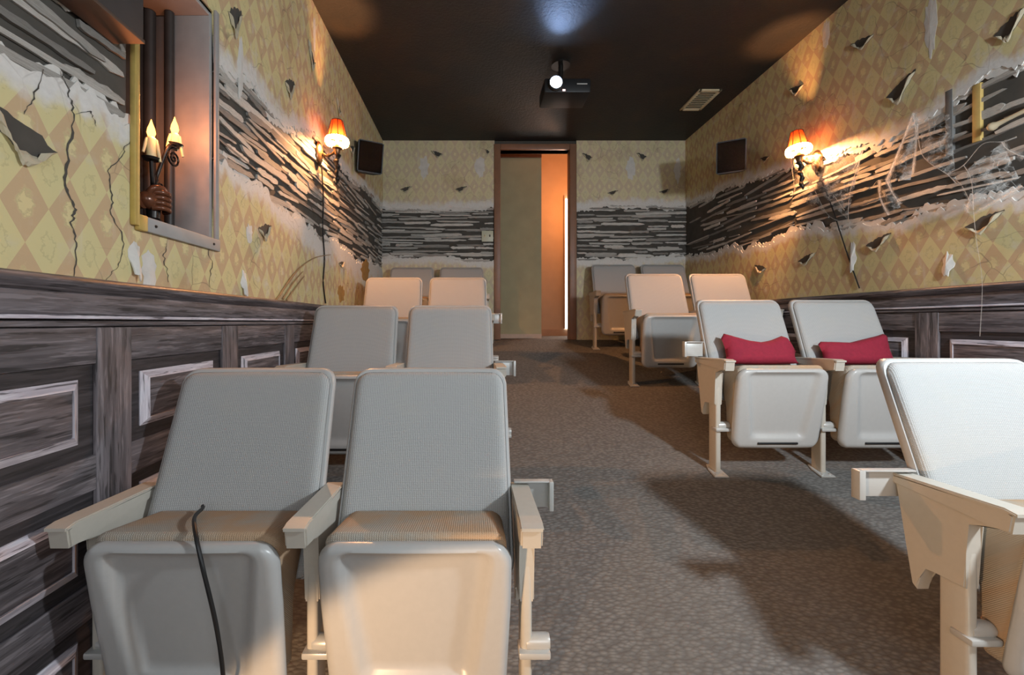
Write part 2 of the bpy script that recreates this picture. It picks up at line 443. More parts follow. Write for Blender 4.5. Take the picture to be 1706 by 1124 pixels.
def sheet(name, side, s0, s1, lo, hi, off, mat, parent, fade=None, ds=.011, rows=14, cut=None, thick=.006, torn=(False, False)):
    """thin paper or plaster sheet between two (torn) edges lo(s), hi(s) on a wall"""
    pt = wpt(side); bm = bmesh.new(); uvl = bm.loops.layers.uv.new('UVMap'); fl = bm.verts.layers.float.new('fade')
    uvd = {}
    n = max(2, int((s1-s0)/ds))
    def mk(s, z, o, f):
        v = bm.verts.new(pt(s, z, o)); v[fl] = f; uvd[v] = (s, z); return v
    prev = None
    for i in range(n+1):
        s = lerp(s0, s1, i/n); a, b = lo(s), hi(s)
        if b-a < .004 or (cut and cut(s)): prev = None; continue
        col = []
        for k in range(rows+1):
            t = k/rows
            if torn[1] and not torn[0]: t = 1-(1-t)**1.8
            elif torn[0] and not torn[1]: t = t**1.8
            z = lerp(a, b, t)
            col.append(mk(s, z, off, fade(s, z) if fade else 0))
        bot = mk(s, a, max(0, off-thick), col[0][fl]) if torn[0] else None
        top = mk(s, b, max(0, off-thick), col[-1][fl]) if torn[1] else None
        cur = (col, bot, top)
        if prev:
            for k in range(rows): bm.faces.new((prev[0][k], col[k], col[k+1], prev[0][k+1]))
            if torn[0]: bm.faces.new((prev[1], bot, col[0], prev[0][0]))
            if torn[1]: bm.faces.new((prev[0][-1], col[-1], top, prev[2]))
        prev = cur
    bmesh.ops.recalc_face_normals(bm, faces=bm.faces)
    for f in bm.faces:
        for l in f.loops: l[uvl].uv = uvd[l.vert]
    return obj(name, bm, mat, parent)

def jag(s, k, amp=1.0):
    saw = abs(((s*23+3*nz(s*5, k+9)) % 1)-.5)*2
    return amp*(.075*nz(s*2.1, k)+.045*nz(s*6.5, k+1)+.022*nz(s*19, k+2)+.018*(saw-.5)+.012*nz(s*60, k+3))

E1 = {'L': [(0, .56), (1.4, .57), (2.0, .585), (2.7, .53), (3.6, .53), (4.6, .58)],
      'R': [(1.2, .52), (1.8, .53), (2.2, .52), (2.6, .60), (3.5, .66), (4.6, .66)],
      'B': [(-1, .68), (2.3, .68)]}
E2 = {'L': [(0, 1.02), (1.6, 1.04), (2.1, 1.0), (2.7, 1.12), (3.7, 1.19), (4.6, 1.24)],
      'R': [(1.2, 1.08), (1.9, 1.10), (2.15, 1.08), (2.35, .99), (3.2, 1.12), (4, 1.26), (4.6, 1.26)],
      'B': [(-1, 1.245), (2.3, 1.245)]}
KA = {'L': 1, 'R': 4, 'B': 8}
AMP = {'L': 1.0, 'R': 1.0, 'B': .55}
def e1(side): return lambda s: EYE+interp(E1[side], s)+jag(s, KA[side], AMP[side])
def e2(side): return lambda s: EYE+interp(E2[side], s)+jag(s, KA[side]+20, AMP[side])
RANGE = {'L': [(YF, YB)], 'R': [(YF, YB)], 'B': [(XL, DX0-.06), (DX1+.07, XR)]}
PAR = {'L': wall_left, 'R': wall_right, 'B': wall_back}
WTOP = {'L': EYE+.10, 'R': EYE+.165, 'B': EYE-.2}
FADE1 = {'L': [(0, .16), (1.2, .14), (2.0, .12), (2.6, .34), (4, .4)], 'R': [(0, .12), (4.6, .1)], 'B': [(-1, .15), (3, .15)]}
FADE2 = {'L': [(0, .12), (2, .2), (3, .14), (4.6, .1)], 'R': [(0, .16), (4.6, .1)], 'B': [(-1, .17), (3, .17)]}
for side in 'LRB':
    a, b = e1(side), e2(side)
    wm = 'wallpaper_back' if side == 'B' else 'wallpaper'
    for (s0, s1) in RANGE[side]:
        innich = (lambda s: NS0 < s < NS1) if side == 'L' else (lambda s: False)
        lo_hi = lambda s: min(a(s), NZ0-.01) if innich(s) else a(s)
        pl1 = lambda s: (min(a(s)+.028+.03*nz(s*9, 50)+.018*nz(s*33, 51), NZ0-.01) if innich(s) else a(s)+.028+.03*nz(s*9, 50)+.018*nz(s*33, 51))
        up_lo = lambda s: max(b(s), NZ1+.01) if innich(s) else b(s)
        pl2 = lambda s: (NZ1+.01 if innich(s) else b(s)-.028-.03*nz(s*8, 60)-.018*nz(s*31, 61))
        wash = (lambda s: interp([(1.6, 0), (1.9, .36), (4.6, .42)], s)) if side == 'L' else ((lambda s: .33) if side == 'R' else (lambda s: .25))
        f1 = lambda s, z: max(wash(s), 1-(a(s)-z)/interp(FADE1[side], s))
        f2 = lambda s, z: max(wash(s), 1-(z-b(s))/interp(FADE2[side], s))
        bot = lambda s: WTOP[side]
        topz = lambda s: ZC
        sheet('plaster_layer', side, s0, s1, lambda s: max(WTOP[side], a(s)-.1), pl1, .010, 'plaster', PAR[side], rows=4, torn=(False, True))
        sheet('plaster_layer', side, s0, s1, pl2, lambda s: min(ZC, b(s)+.1), .010, 'plaster', PAR[side], rows=4, torn=(True, False))
        sheet('wallpaper_sheet', side, s0, s1, bot, lo_hi, .015, wm, PAR[side], f1, torn=(False, True), rows=16)
        sheet('wallpaper_sheet', side, s0, s1, up_lo, topz, .015, wm, PAR[side], f2, torn=(True, False), rows=16)

# laths in the torn band, one object each
rl = random.Random(3)
def lath_mesh(k):
    rr = random.Random(100+k); bm = bmesh.new(); n = 9
    top = []; bot = []
    for i in range(n+1):
        t = i/n-.5
        e = 1 if 0 < i < n else rr.uniform(.25, .8)
        top.append((t+rr.uniform(-.03, .03), .5*e+rr.uniform(-.16, .10)))
        bot.append((t+rr.uniform(-.03, .03), -.5*e+rr.uniform(-.10, .16)))
    prism(bm, bot+top[::-1], 1, -.5, .5)
    bmesh.ops.recalc_face_normals(bm, faces=bm.faces)
    me = bpy.data.meshes.new('lath'); bm.to_mesh(me); bm.free(); me.materials.append(MATS['lath_wood']); return me
LM = [lath_mesh(k) for k in range(16)]
def laths(side, s0, s1, rows, hmin, hmax, lmin, lmax, skip, tiltdeg):
    pt = wpt(side); a, b = e1(side), e2(side)
    for r in range(rows):
        s = s0-rl.uniform(0, lmax)
        while s < s1:
            L = rl.uniform(lmin, lmax); c = s+L/2; s += L*rl.uniform(.85, 1.15)
            if c-L/2 < s0-.02 or c+L/2 > s1+.02:
                L2 = min(c+L/2, s1)-max(c-L/2, s0)
                if L2 < .08: continue
                c = (min(c+L/2, s1)+max(c-L/2, s0))/2; L = L2
            if rl.random() < skip: continue
            z0, z1 = a(c)-.03, b(c)+.03
            z = lerp(z0, z1, (r+.5)/rows)+rl.uniform(-.018, .018)
            if side == 'L' and c+L/2 > NS0-.03 and c-L/2 < NS1+.03 and NZ0-.05 < z < NZ1+.05:
                if c < NS0: L = (NS0-.03-(c-L/2)); c = NS0-.03-L/2
                elif c > NS1: L = (c+L/2-(NS1+.03)); c = NS1+.03+L/2
                else: continue
                if L < .06: continue
            h = rl.uniform(hmin, hmax); t = rl.uniform(.006, .011); o = pt(c, z, t/2+.0005+rl.uniform(0, .003))
            tl = R(rl.gauss(0, tiltdeg))
            rot = {'B': (0, -tl, 0), 'L': (0, -tl, R(90)), 'R': (0, tl, R(90))}[side]
            obj('lath', rl.choice(LM), None, PAR[side], o, rot, (L, t, h))
laths('L', .1, YB, 20, .009, .034, .12, .5, .12, 3.0)
laths('R', .7, YB, 16, .009, .030, .12, .5, .26, 3.0)
laths('B', XL, DX0-.07, 19, .012, .032, .14, .5, .07, .8)
laths('B', DX1+.08, XR, 19, .012, .032, .14, .5, .07, .8)

# torn holes with curled flaps
def tear(side, s, z, wd, ht, seed, off=.0165, flap=True, dark='cavity', flip=1):
    pt = wpt(side); rr = random.Random(seed); bm = bmesh.new()
    n = 14; up = []; dn = []
    for i in range(n+1):
        t = i/n; x = (t-.5)*wd*flip
        up.append((x, ht*(.25*math.sin(math.pi*t)+.55*t*t+rr.uniform(-.06, .06))))
        dn.append((x, ht*(-.45*math.sin(math.pi*t)*(1-.4*t)+.5*t*t+rr.uniform(-.07, .03))))
    up[0] = dn[0] = (-.5*wd*flip, 0)
    U = [bm.verts.new(pt(s+x, z+q, off)) for x, q in up]; D = [bm.verts.new(pt(s+x, z+q, off)) for x, q in dn]
    D2 = [bm.verts.new(pt(s+x, z+q, off-.003)) for x, q in dn]
    for i in range(n):
        if i: bm.faces.new((D[i], D[i+1], U[i+1], U[i]))
        else: bm.faces.new((D[0], D[1], U[1]))
        bm.faces.new((D2[i], D2[i+1], D[i+1], D[i]))
    bmesh.ops.remove_doubles(bm, verts=bm.verts, dist=1e-5)
    o = obj('tear', bm, dark, PAR[side])
    if flap:
        bm = bmesh.new(); rows = []
        for j in range(5):
            q = j/4
            rows.append([bm.verts.new(pt(s+x*(1-.55*q), z+dz-ht*.34*q*(1-abs(2*i/n-1)*.4), off+.001+.012*math.sin(q*2.6))) for i, (x, dz) in enumerate(dn)])
        for a, b in zip(rows, rows[1:]):
            for i in range(n): bm.faces.new((a[i], a[i+1], b[i+1], b[i]))
        obj('flap', bm, 'loose_paper', o)
    return o
def onwall(side, px, py):
    if side == 'B': d = 6.49; p = P(px, py, d); return p.x, p.z
    X = XL if side == 'L' else XR
    d = X*1000/(px-VX); return d*KD, EYE+(VY-py)*d/1000
for i, (side, px, py, wd, ht, fp) in enumerate([
    ('B', 728, 258, .13, .07, -1), ('B', 677, 316, .13, .06, 1), ('B', 768, 316, .13, .06, 1), ('B', 812, 254, .05, .05, -1),
    ('B', 978, 263, .11, .08, -1), ('B', 1068, 262, .11, .08, -1), ('B', 1020, 322, .12, .05, 1), ('B', 1106, 320, .12, .05, 1),
    ('L', 20, 228, .17, .10, -1), ('L', 385, 33, .10, .13, 1), ('L', 478, 146, .12, .11, 1), ('L', 435, 385, .12, .08, 1),
    ('L', 514, 95, .10, .14, -1), ('L', 583, 250, .12, .09, 1), ('L', 565, 440, .12, .05, 1), ('L', 560, 180, .1, .1, -1),
    ('R', 1645, 372, .15, .08, -1), ('R', 1468, 405, .15, .08, -1), ('R', 1348, 432, .16, .07, -1), ('R', 1505, 150, .16, .12, -1),
    ('R', 1690, 45, .12, .1, -1), ('R', 1440, 72, .16, .07, 1), ('R', 1270, 448, .14, .07, 1), ('R', 1330, 150, .14, .07, 1), ('R', 1278, 265, .12, .05, 1)]):
    s, z = onwall(side, px, py); tear(side, s, z, wd, ht, i, flip=fp)
# pale peeled patches and hanging strips of loose paper
def patch(name, side, px, py, wd, ht, seed, mat='plaster', curl=.0, n=22, parent=None):
    s, z = onwall(side, px, py); pt = wpt(side); rr = random.Random(seed); bm = bmesh.new()
    c = bm.verts.new(pt(s, z, .018+curl)); ring = []
    for i in range(n):
        a = 2*math.pi*i/n; k = rr.uniform(.72, 1.1)
        dz = math.sin(a)*ht/2*k; ring.append(bm.verts.new(pt(s+math.cos(a)*wd/2*k*(1 if dz > 0 else .8), z+dz, .0158+curl*max(0, -math.sin(a))*1.5)))
    low = [bm.verts.new(v.co+(pt(0, 0, 0)-pt(0, 0, .004))) for v in ring]
    for i in range(n):
        bm.faces.new((c, ring[i], ring[(i+1) % n])); bm.faces.new((ring[i], low[i], low[(i+1) % n], ring[(i+1) % n]))
    bmesh.ops.recalc_face_normals(bm, faces=bm.faces)
    return obj(name, bm, mat, parent or PAR[side])
for i, (side, px, py, wd, ht, cu) in enumerate([
    ('B', 707, 280, .12, .26, 0), ('B', 800, 280, .13, .24, 0), ('B', 1050, 282, .13, .26, 0), ('B', 1128, 285, .09, .28, 0),
    ('L', 215, 430, .045, .13, .012), ('L', 240, 452, .07, .16, 0), ('L', 400, 472, .05, .12, .012), ('L', 395, 110, .05, .3, 0), ('L', 520, 60, .05, .25, 0),
    ('L', 410, 390, .06, .10, 0), ('R', 1585, 440, .06, .12, .01), ('R', 1555, 45, .07, .3, 0), ('R', 1380, 60, .07, .2, 0), ('R', 1425, 430, .05, .2, .01)]):
    patch('loose_paper', side, px, py, wd, ht, 40+i, curl=cu)
for i, (px, py, wd, ht) in enumerate([(565, 490, .20, .14), (606, 452, .35, .22), (612, 492, .25, .18)]):
    patch('ochre_stain', 'L', px, py, wd, ht, 70+i, 'ochre_patch')
# long cracks in the left wall paper
def crack(side, pts, wd, seed):
    rr = random.Random(seed); pt = wpt(side); bm = bmesh.new(); q = []
    for a, b in zip(pts, pts[1:]):
        for k in range(7): q.append((lerp(a[0], b[0], k/7)+rr.uniform(-3, 3), lerp(a[1], b[1], k/7)))
    q.append(pts[-1]); prev = None
    for i, (x, y) in enumerate(q):
        s, z = onwall(side, x, y); h = wd*rr.uniform(.4, 1.2)*(1-.6*abs(2*i/len(q)-1))
        cur = (bm.verts.new(pt(s-h, z, .0163)), bm.verts.new(pt(s+h, z, .0163)))
        if prev: bm.faces.new((prev[0], prev[1], cur[1], cur[0]))
        prev = cur
    obj('crack', bm, 'cavity', PAR[side])
crack('L', [(88, 112), (103, 150), (113, 190), (102, 260), (98, 310), (115, 345), (108, 370), (116, 410), (112, 462)], .004, 1)
crack('L', [(205, 235), (190, 265), (168, 285), (178, 320), (175, 350), (196, 400), (188, 440), (165, 468)], .0025, 2)
crack('L', [(270, 405), (265, 430), (272, 470)], .0025, 3)
crack('L', [(340, 405), (345, 440), (343, 478)], .0025, 4)
crack('L', [(60, 115), (45, 160), (28, 190)], .002, 5)
crack('L', [(113, 190), (140, 185), (150, 210)], .002, 6)

# ------------------------------------------------------------------ wainscots
def wainscot(name, side, s0, s1, stile0, dz, label):
    pt = wpt(side); pitch, sw = .54, .11
    bm = bmesh.new(); p0, p1 = pt(s0, 0, 0), pt(s1, EYE+.1+dz, .028)
    addbox(bm, min(p0.x, p1.x), max(p0.x, p1.x), p0.y, p1.y, 0, p1.z)
    root = struct(obj(name, bm, 'wainscot_dark'), label)
    rz = R(90)
    def piece(nm, sa, sb, za, zb, t, off, mat='wainscot_wood', bev=.004, vert=False):
        if zb+EYE+dz < floor_z((sa+sb)/2)-.06: return
        L, H = sb-sa, zb-za; c = pt((sa+sb)/2, EYE+dz+(za+zb)/2, off+t/2)
        bm = bmesh.new()
        if vert: box(bm, (0, 0, 0), (H, t, L), None, min(bev, t*.4))
        else: box(bm, (0, 0, 0), (L, t, H), None, min(bev, t*.4))
        o = obj(nm, mesh_of(bm, nm, mat), None, root, c, (0, R(90) if vert else 0, rz) if not vert else None)
        if vert: o.rotation_mode = 'QUATERNION'; o.rotation_quaternion = (Matrix.Rotation(rz, 3, 'Z') @ Matrix.Rotation(R(90), 3, 'Y')).to_quaternion()
        return o
    O = .028
    # cap moulding with a rounded nose
    sec = [(0, .068), (.030, .068), (.036, .074), (.050, .082), (.060, .092), (.060, .100), (.052, .108), (.030, .112), (0, .112)]
    bm = bmesh.new(); A = [bm.verts.new(pt(s0, EYE+dz+z, o)) for o, z in sec]; B = [bm.verts.new(pt(s1, EYE+dz+z, o)) for o, z in sec]
    for i in range(len(sec)): j = (i+1) % len(sec); bm.faces.new((A[i], A[j], B[j], B[i]))
    bm.faces.new(A); bm.faces.new(B[::-1])
    me = mesh_of(bm, 'cap_rail', 'wainscot_wood', 50)
    me.transform(Matrix.Rotation(-rz, 4, 'Z')); obj('cap_rail', me, None, root, None, (0, 0, rz))
    piece('frieze_board', s0, s1, .018, .072, .010, O)
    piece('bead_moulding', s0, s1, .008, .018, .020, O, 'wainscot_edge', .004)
    piece('bead_moulding', s0, s1, -.010, .004, .016, O, 'wainscot_wood', .005)
    rails = [(-.105, -.012), (-.425, -.335), (-.745, -.655), (-1.2, -.975)]
    for a, b in rails: piece('rail', s0, s1, a, b, .010, O)
    st = stile0
    while st > s0: st -= pitch
    while st < s1:
        a, b = max(st, s0), min(st+sw, s1)
        if b-a > .02: piece('stile', a, b, -1.2, -.012, .014, O, vert=True)
        ra, rb = max(st+sw, s0), min(st+pitch, s1)
        for zt in (-.105, -.425, -.745):
            zb = zt-.23
            if rb-ra < .2 or zt+EYE+dz < floor_z((ra+rb)/2): continue
            i0, i1 = .042, .066
            pa, pb, qa, qb = ra+i0, rb-i0, zb+i0*.85, zt-i0*.85
            # bevelled frame, each side its own strip, then the raised field
            w = .022
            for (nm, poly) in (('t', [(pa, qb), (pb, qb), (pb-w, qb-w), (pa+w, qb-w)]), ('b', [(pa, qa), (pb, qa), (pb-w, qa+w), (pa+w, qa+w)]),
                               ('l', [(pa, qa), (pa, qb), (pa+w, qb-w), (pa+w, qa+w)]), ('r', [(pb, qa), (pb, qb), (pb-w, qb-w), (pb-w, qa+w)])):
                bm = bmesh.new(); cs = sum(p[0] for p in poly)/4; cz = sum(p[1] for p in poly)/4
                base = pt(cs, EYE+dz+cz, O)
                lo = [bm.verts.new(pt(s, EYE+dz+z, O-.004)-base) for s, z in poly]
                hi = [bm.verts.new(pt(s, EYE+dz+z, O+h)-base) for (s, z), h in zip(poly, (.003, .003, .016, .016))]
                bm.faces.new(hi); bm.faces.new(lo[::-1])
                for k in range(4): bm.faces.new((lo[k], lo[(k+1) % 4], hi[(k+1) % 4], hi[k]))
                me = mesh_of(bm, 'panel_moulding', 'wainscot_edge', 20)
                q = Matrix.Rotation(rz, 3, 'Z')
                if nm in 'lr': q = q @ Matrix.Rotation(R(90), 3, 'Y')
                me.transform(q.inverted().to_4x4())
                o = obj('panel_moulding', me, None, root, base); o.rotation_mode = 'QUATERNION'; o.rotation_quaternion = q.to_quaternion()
            piece('raised_panel', pa+w, pb-w, qa+w, qb-w, .012, O)
        st += pitch
    return root
wainscot('trim_1', 'L', .15, YB, 1.527*KD, 0, 'weathered grey-purple panelled wainscot along the left wall')
wainscot('trim_2', 'R', .9, YB, 2.91*KD, .062, 'dark panelled wainscot along the right wall')

# ------------------------------------------------------------------ doorway and hall behind
cz = floor_z(YB)
def casing(n, x0, x1, z0, z1, lab):
    struct(obj('trim_%d' % n, mesh_of(bx(x0, x1, YB-.03, YB+.1, z0, z1, .006), 'casing', 'casing_wood'), None), lab)
casing(3, DX0-.065, DX0+.004, cz, DZ1+.06, 'reddish brown door casing on the left of the doorway')
casing(4, DX1-.004, DX1+.07, cz, DZ1+.06, 'reddish brown door casing on the right of the doorway')
casing(5, DX0+.004, DX1-.004, DZ1, DZ1+.06, 'reddish brown head casing over the doorway')
PX = (902-VX)*7.0/1000
struct(obj('wall_hall_panel', bx(DX0-.5, PX, 7.0*KD, 7.0*KD+.06, cz, EYE+1.918), 'hall_olive'), 'olive-tan partition seen through the doorway')
struct(obj('wall_hall_back', bx(PX-.3, XR, 8.3*KD, 8.3*KD+.06, cz, ZC+.6), 'hall_plaster'), 'orange-lit hall wall beyond the doorway')
struct(obj('baseboard_hall', bx(PX-.3, XR, 8.3*KD-.015, 8.3*KD, cz, cz+.09), 'hall_trim'), 'orange-lit hall baseboard')
struct(obj('baseboard_panel', bx(DX0-.5, PX, 7.0*KD-.012, 7.0*KD, cz, cz+.05), 'hall_trim'))
struct(obj('wall_hall_left', bx(DX0-.56, DX0-.5, YB+.1, 8.3*KD+.06, cz, ZC+.6), 'hall_olive'))
struct(obj('wall_hall_right', bx(XR-.06, XR, YB+.1, 8.3*KD, cz, ZC+.6), 'hall_plaster'))
struct(obj('ceiling_hall', bx(DX0-.56, XR, YB+.1, 8.3*KD+.06, ZC+.55, ZC+.6), 'hall_plaster'))
struct(obj('wall_hall_front', bx(DX0-.56, XR, YB+.03, YB+.1, ZC+.1, ZC+.6), 'hall_plaster'))
struct(obj('trim_6', bx(DX0-.5, PX, 7.0*KD-.012, 7.0*KD+.06, EYE+1.918, ZC+.1), 'casing_wood'), 'dark brown board above the olive partition')
hx = (944-VX)*8.25/1000
win = struct(obj('window_1', bx(hx-.02, hx+.5, 8.3*KD-.03, 8.3*KD-.02, cz+.1, EYE+1.7), 'window_glow'), 'blown-out bright window strip at the right of the hall')
struct(obj('window_2', bx(hx-.035, hx-.02, 8.3*KD-.035, 8.3*KD, cz+.1, EYE+1.75), 'hall_trim', ), 'hall window frame edge')
light('hall_lamp', 'POINT', (1.32, 5.30, 2.75), 13, (1.0, .36, .10), .08)

# light switch plate
t = thing('light_switch', 'pale yellow double light switch plate beside the doorway', 'switch', P(812, 394, 6.49)+Vector((0, -.017, 0)))
bm = bmesh.new(); box(bm, (0, -.004, 0), (.125, .008, .118), None, .004); obj('plate', mesh_of(bm, 'plate', 'switch_plastic'), None, t)
for dx in (-.026, .026):
    bm = bmesh.new(); box(bm, (dx, -.012, .004), (.011, .012, .024), (R(18), 0, 0), .002); obj('toggle', mesh_of(bm, 'toggle', 'candle_wax' if dx < 0 else 'dark_iron'), None, t)

# ------------------------------------------------------------------ theatre chairs
SW = .512          # seat spacing
CM = {}
YP0, YP1 = -.055, -.122
LEAN = .13/.345
def back_y(z): return .25-(.86-z)*LEAN
def build_chair_meshes():
    zb, zt = .34, .86; H = zt-zb
    def curve(u): return .018*(1-u*u)      # concave: the middle lies further back
    W = lambda v: lerp(.236, .2265, v)
    def xf(p):
        x, y, z = p; zz = zb+z; return (x, y+back_y(zz)+curve(max(-1, min(1, x/.23))), zz)
    bm = bmesh.new(); slab(bm, W, H, lambda u, v: -.006, lambda u, v: .022, 18, 22, .042, .008, xf); CM['shell'] = mesh_of(bm, 'backrest', 'chair_metal', 50)
    W2 = lambda v: W(v)-.009
    def xf2(p):
        x, y, z = p; return xf((x, y, z+.006))
    bm = bmesh.new(); slab(bm, W2, H-.016, lambda u, v: -.026-.004*(1-u*u), lambda u, v: .0, 20, 24, .036, .020, xf2); CM['pad'] = mesh_of(bm, 'back_cushion', 'tweed', 60)
    # folded-up seat: pan (underside faces forward) and cushion behind it
    z0, z1 = .13, .520; Hs = z1-z0
    def face(v): return lerp(YP0, YP1, min(1, v*1.0))
    Wp = lambda v: lerp(.205, .214, min(1, v*1.6))
    def emb(u, v):
        # shallow trapezoid recess, open towards the top
        ul = lerp(.54, .76, v); e = .15
        a = max(0, min(1, (ul-abs(u))/e+.5)); b = max(0, min(1, (v-.12)/.08)); c = max(0, min(1, (.965-v)/.05))
        s = lambda t: t*t*(3-2*t)
        return .020*s(a)*s(b)*s(c)-.006*(1-u*u)
    def xp(p): return (p[0], p[1]+face(p[2]/Hs), z0+p[2])
    bm = bmesh.new(); slab(bm, Wp, Hs, emb, lambda u, v: .034, 44, 40, .05, .022, xp); CM['pan'] = mesh_of(bm, 'seat_pan', 'chair_metal', 60)
    bm = bmesh.new(); box(bm, (0, lerp(YP0, YP1, .075)-.005, z0+.030), (.19, .012, .010), None, .002); CM['slot'] = mesh_of(bm, 'pan_slot', 'black_plastic')
    Wc = lambda v: lerp(.196, .205, v)
    def xc(p):
        zz = z0+.02+p[2]; return (p[0], p[1]+lerp(YP0, YP1, (zz-z0)/Hs), zz)
    _xc = xc
    def xc(p):
        x, y, z_ = _xc(p); return (x, y, z_-max(0, (y+.09))*.16*max(0, (z_-.35)/.17))
    def cb(u, v):
        zz = z0+.02+v*(Hs-.005); y = lerp(YP0, YP1, (zz-z0)/Hs)
        lim = back_y(zz)-.032 if zz > .33 else back_y(.33)-.032
        return max(.06, lim-y)
    bm = bmesh.new(); slab(bm, Wc, Hs-.005, lambda u, v: .026, cb, 16, 24, .035, .016, xc); CM['seat_cushion'] = mesh_of(bm, 'seat_cushion', 'tweed_stained', 60)
    # armrest
    prof = [(.155, .548), (-.105, .558), (-.118, .552), (-.112, .510), (-.075, .510), (-.02, .516), (.155, .525)]
    bm = bmesh.new(); prism(bm, prof, 0, -.024, .024, .004); CM['arm'] = mesh_of(bm, 'armrest', 'chair_metal_tan', 40)
    prof = [(.157, .547), (.157, .553), (-.10, .563), (-.123, .558), (-.123, .551), (-.10, .555)]
    bm = bmesh.new(); prism(bm, prof, 0, -.0255, .0255, .0025); CM['arm_cap'] = mesh_of(bm, 'arm_cap', 'chair_metal_tan', 40)
    # standard: side plate
    poly = [(.150, .530), (.140, .50), (.118, .37), (.104, .275), (.092, .265), (.084, .30), (.070, .335), (.045, .335), (-.020, .335), (-.023, .42), (-.026, .495), (-.10, .512)]
    bm = bmesh.new(); prism(bm, poly, 0, -.018, .018, .003); CM['plate'] = mesh_of(bm, 'side_plate', 'chair_metal_tan', 40)
    for nm, l in (('leg', 0.0), ('leg_short', .03)):
        bm = bmesh.new(); box(bm, (0, .01, (.50-l)/2+l/2*0), (.026, .066, .50-l), None, .008, 3); CM[nm] = mesh_of(bm, 'leg', 'chair_metal_tan', 40)
    bm = bmesh.new(); prism(bm, [(-.034, -.052), (.034, -.052), (.03, .02), (.016, .06), (-.016, .06), (-.03, .02)], 2, 0, .008, .002)
    for dx in (-.018, .018):
        lathe(bm, [(.0, .014), (.005, .013), (.006, .008)], 8, Matrix.Translation((dx, -.035, 0)))
    CM['foot'] = mesh_of(bm, 'foot_plate', 'leg_metal', 40)
    bm = bmesh.new(); box(bm, (.018, -.012, .215), (.075, .05, .016), None, .004)
    lathe(bm, [(.0, -.03), (.017, -.028), (.019, -.02), (.019, .02), (.017, .028), (.0, .03)], 14, Matrix.Translation((.028, -.008, .232)) @ Matrix.Rotation(R(90), 4, 'Y'))
    CM['hinge'] = mesh_of(bm, 'hinge_bracket', 'leg_metal', 40)
    bm = bmesh.new()
    box(bm, (.035, .15, .525), (.10, .004, .075), None, .001); box(bm, (.086, .138, .525), (.012, .028, .080), None, .002); box(bm, (.035, .14, .563), (.10, .022, .004), None, .001)
    CM['wing'] = mesh_of(bm, 'wing_bracket', 'leg_metal', 40)
    bm = bmesh.new()
    box(bm, (0, .135, .46), (.012, .03, .14), (R(-20), 0, 0), .003)
    CM['hanger'] = mesh_of(bm, 'back_hanger', 'chair_metal', 40)
build_chair_meshes()
ROWD = (1.46, 2.95, 4.5, 5.9)
SLOPE = math.atan(.158/KD)
def chair(cx, d, left_side, label, group, stds=(True, False), wing=0, arms=(True, True), shiny=False):
    y = d*KD; z = floor_z(y); dz = -.03 if left_side else 0
    t = thing('theater_chair', label, 'chair', (cx, y, z), None, group)
    b = obj('backrest', CM['shell'], None, t, (0, 0, dz)); obj('back_cushion', CM['pad'], None, b)
    p = obj('seat_pan', CM['pan'], None, t, (0, 0, dz)); obj('seat_cushion', CM['seat_cushion'], None, p); obj('pan_slot', CM['slot'], None, p)
    for sx in (-1, 1): obj('back_hanger', CM['hanger'], None, t, (sx*.2425, 0, dz))
    for on, sx in zip(stds, (-1, 1)):
        if not on: continue
        x = sx*SW/2
        s = obj('side_standard', CM['plate'], None, t, (x, 0, dz))
        lg = obj('leg', CM['leg_short' if left_side else 'leg'], None, t, (x, 0, .002))
        obj('foot_plate', CM['foot'], None, t, (x, 0, .001), (SLOPE, 0, 0))
        obj('hinge_bracket', CM['hinge'], None, t, (x, 0, dz), None, (1, 1, 1))
        a = obj('armrest', CM['arm'], None, t, (x, 0, dz)); obj('arm_cap', CM['arm_cap'], None, a)
    if wing: obj('wing_bracket', CM['wing'], None, t, (wing*SW/2, 0, dz+(.07 if d == ROWD[1] and not left_side else 0)), None, (wing*(1.5 if d == ROWD[0] and not left_side else 1), 1, 1), 'bare metal bracket sticking out towards the aisle')
    return t
GL, GR = 'theater chairs left of the aisle', 'theater chairs right of the aisle'
CL = [('grey tweed theater chair nearest the camera at the left, black cable over its folded seat', 'grey theater chair in the nearest left row, beside the aisle, its seat pan lit orange'),
      ('grey theater chair in the second left row, next to the wainscot', 'grey theater chair in the second left row, beside the aisle'),
      ('orange-lit theater chair in the third left row, next to the wall', 'orange-lit theater chair in the third left row, beside the aisle'),
      ('dim grey theater chair against the back wall, in the left corner', 'dim grey theater chair against the back wall, just left of the doorway')]
for r in range(4):
    chair(-.644, ROWD[r], True, CL[r][0], GL, (True, False))
    chair(-.131, ROWD[r], True, CL[r][1], GL, (True, True), wing=1 if r < 3 else 0)
CR = [('white-lit theater chair at the right picture edge, nearest the camera, tan side panel showing', None),
      ('theater chair with a red pillow in the second right row, beside the aisle', 'theater chair with a red pillow in the second right row, next to the right wall'),
      ('theater chair with a shiny pan in the third right row, beside the aisle', 'theater chair in the third right row, next to the right wall'),
      ('dim theater chair against the back wall, just right of the doorway', 'dim theater chair against the back wall, in the right corner')]
for r in range(4):
    chair(1.444, ROWD[r], False, CR[r][0], GR, (True, CR[r][1] is None), wing=-1 if r < 2 else 0)
    if CR[r][1]: chair(1.444+SW, ROWD[r], False, CR[r][1], GR, (True, True))

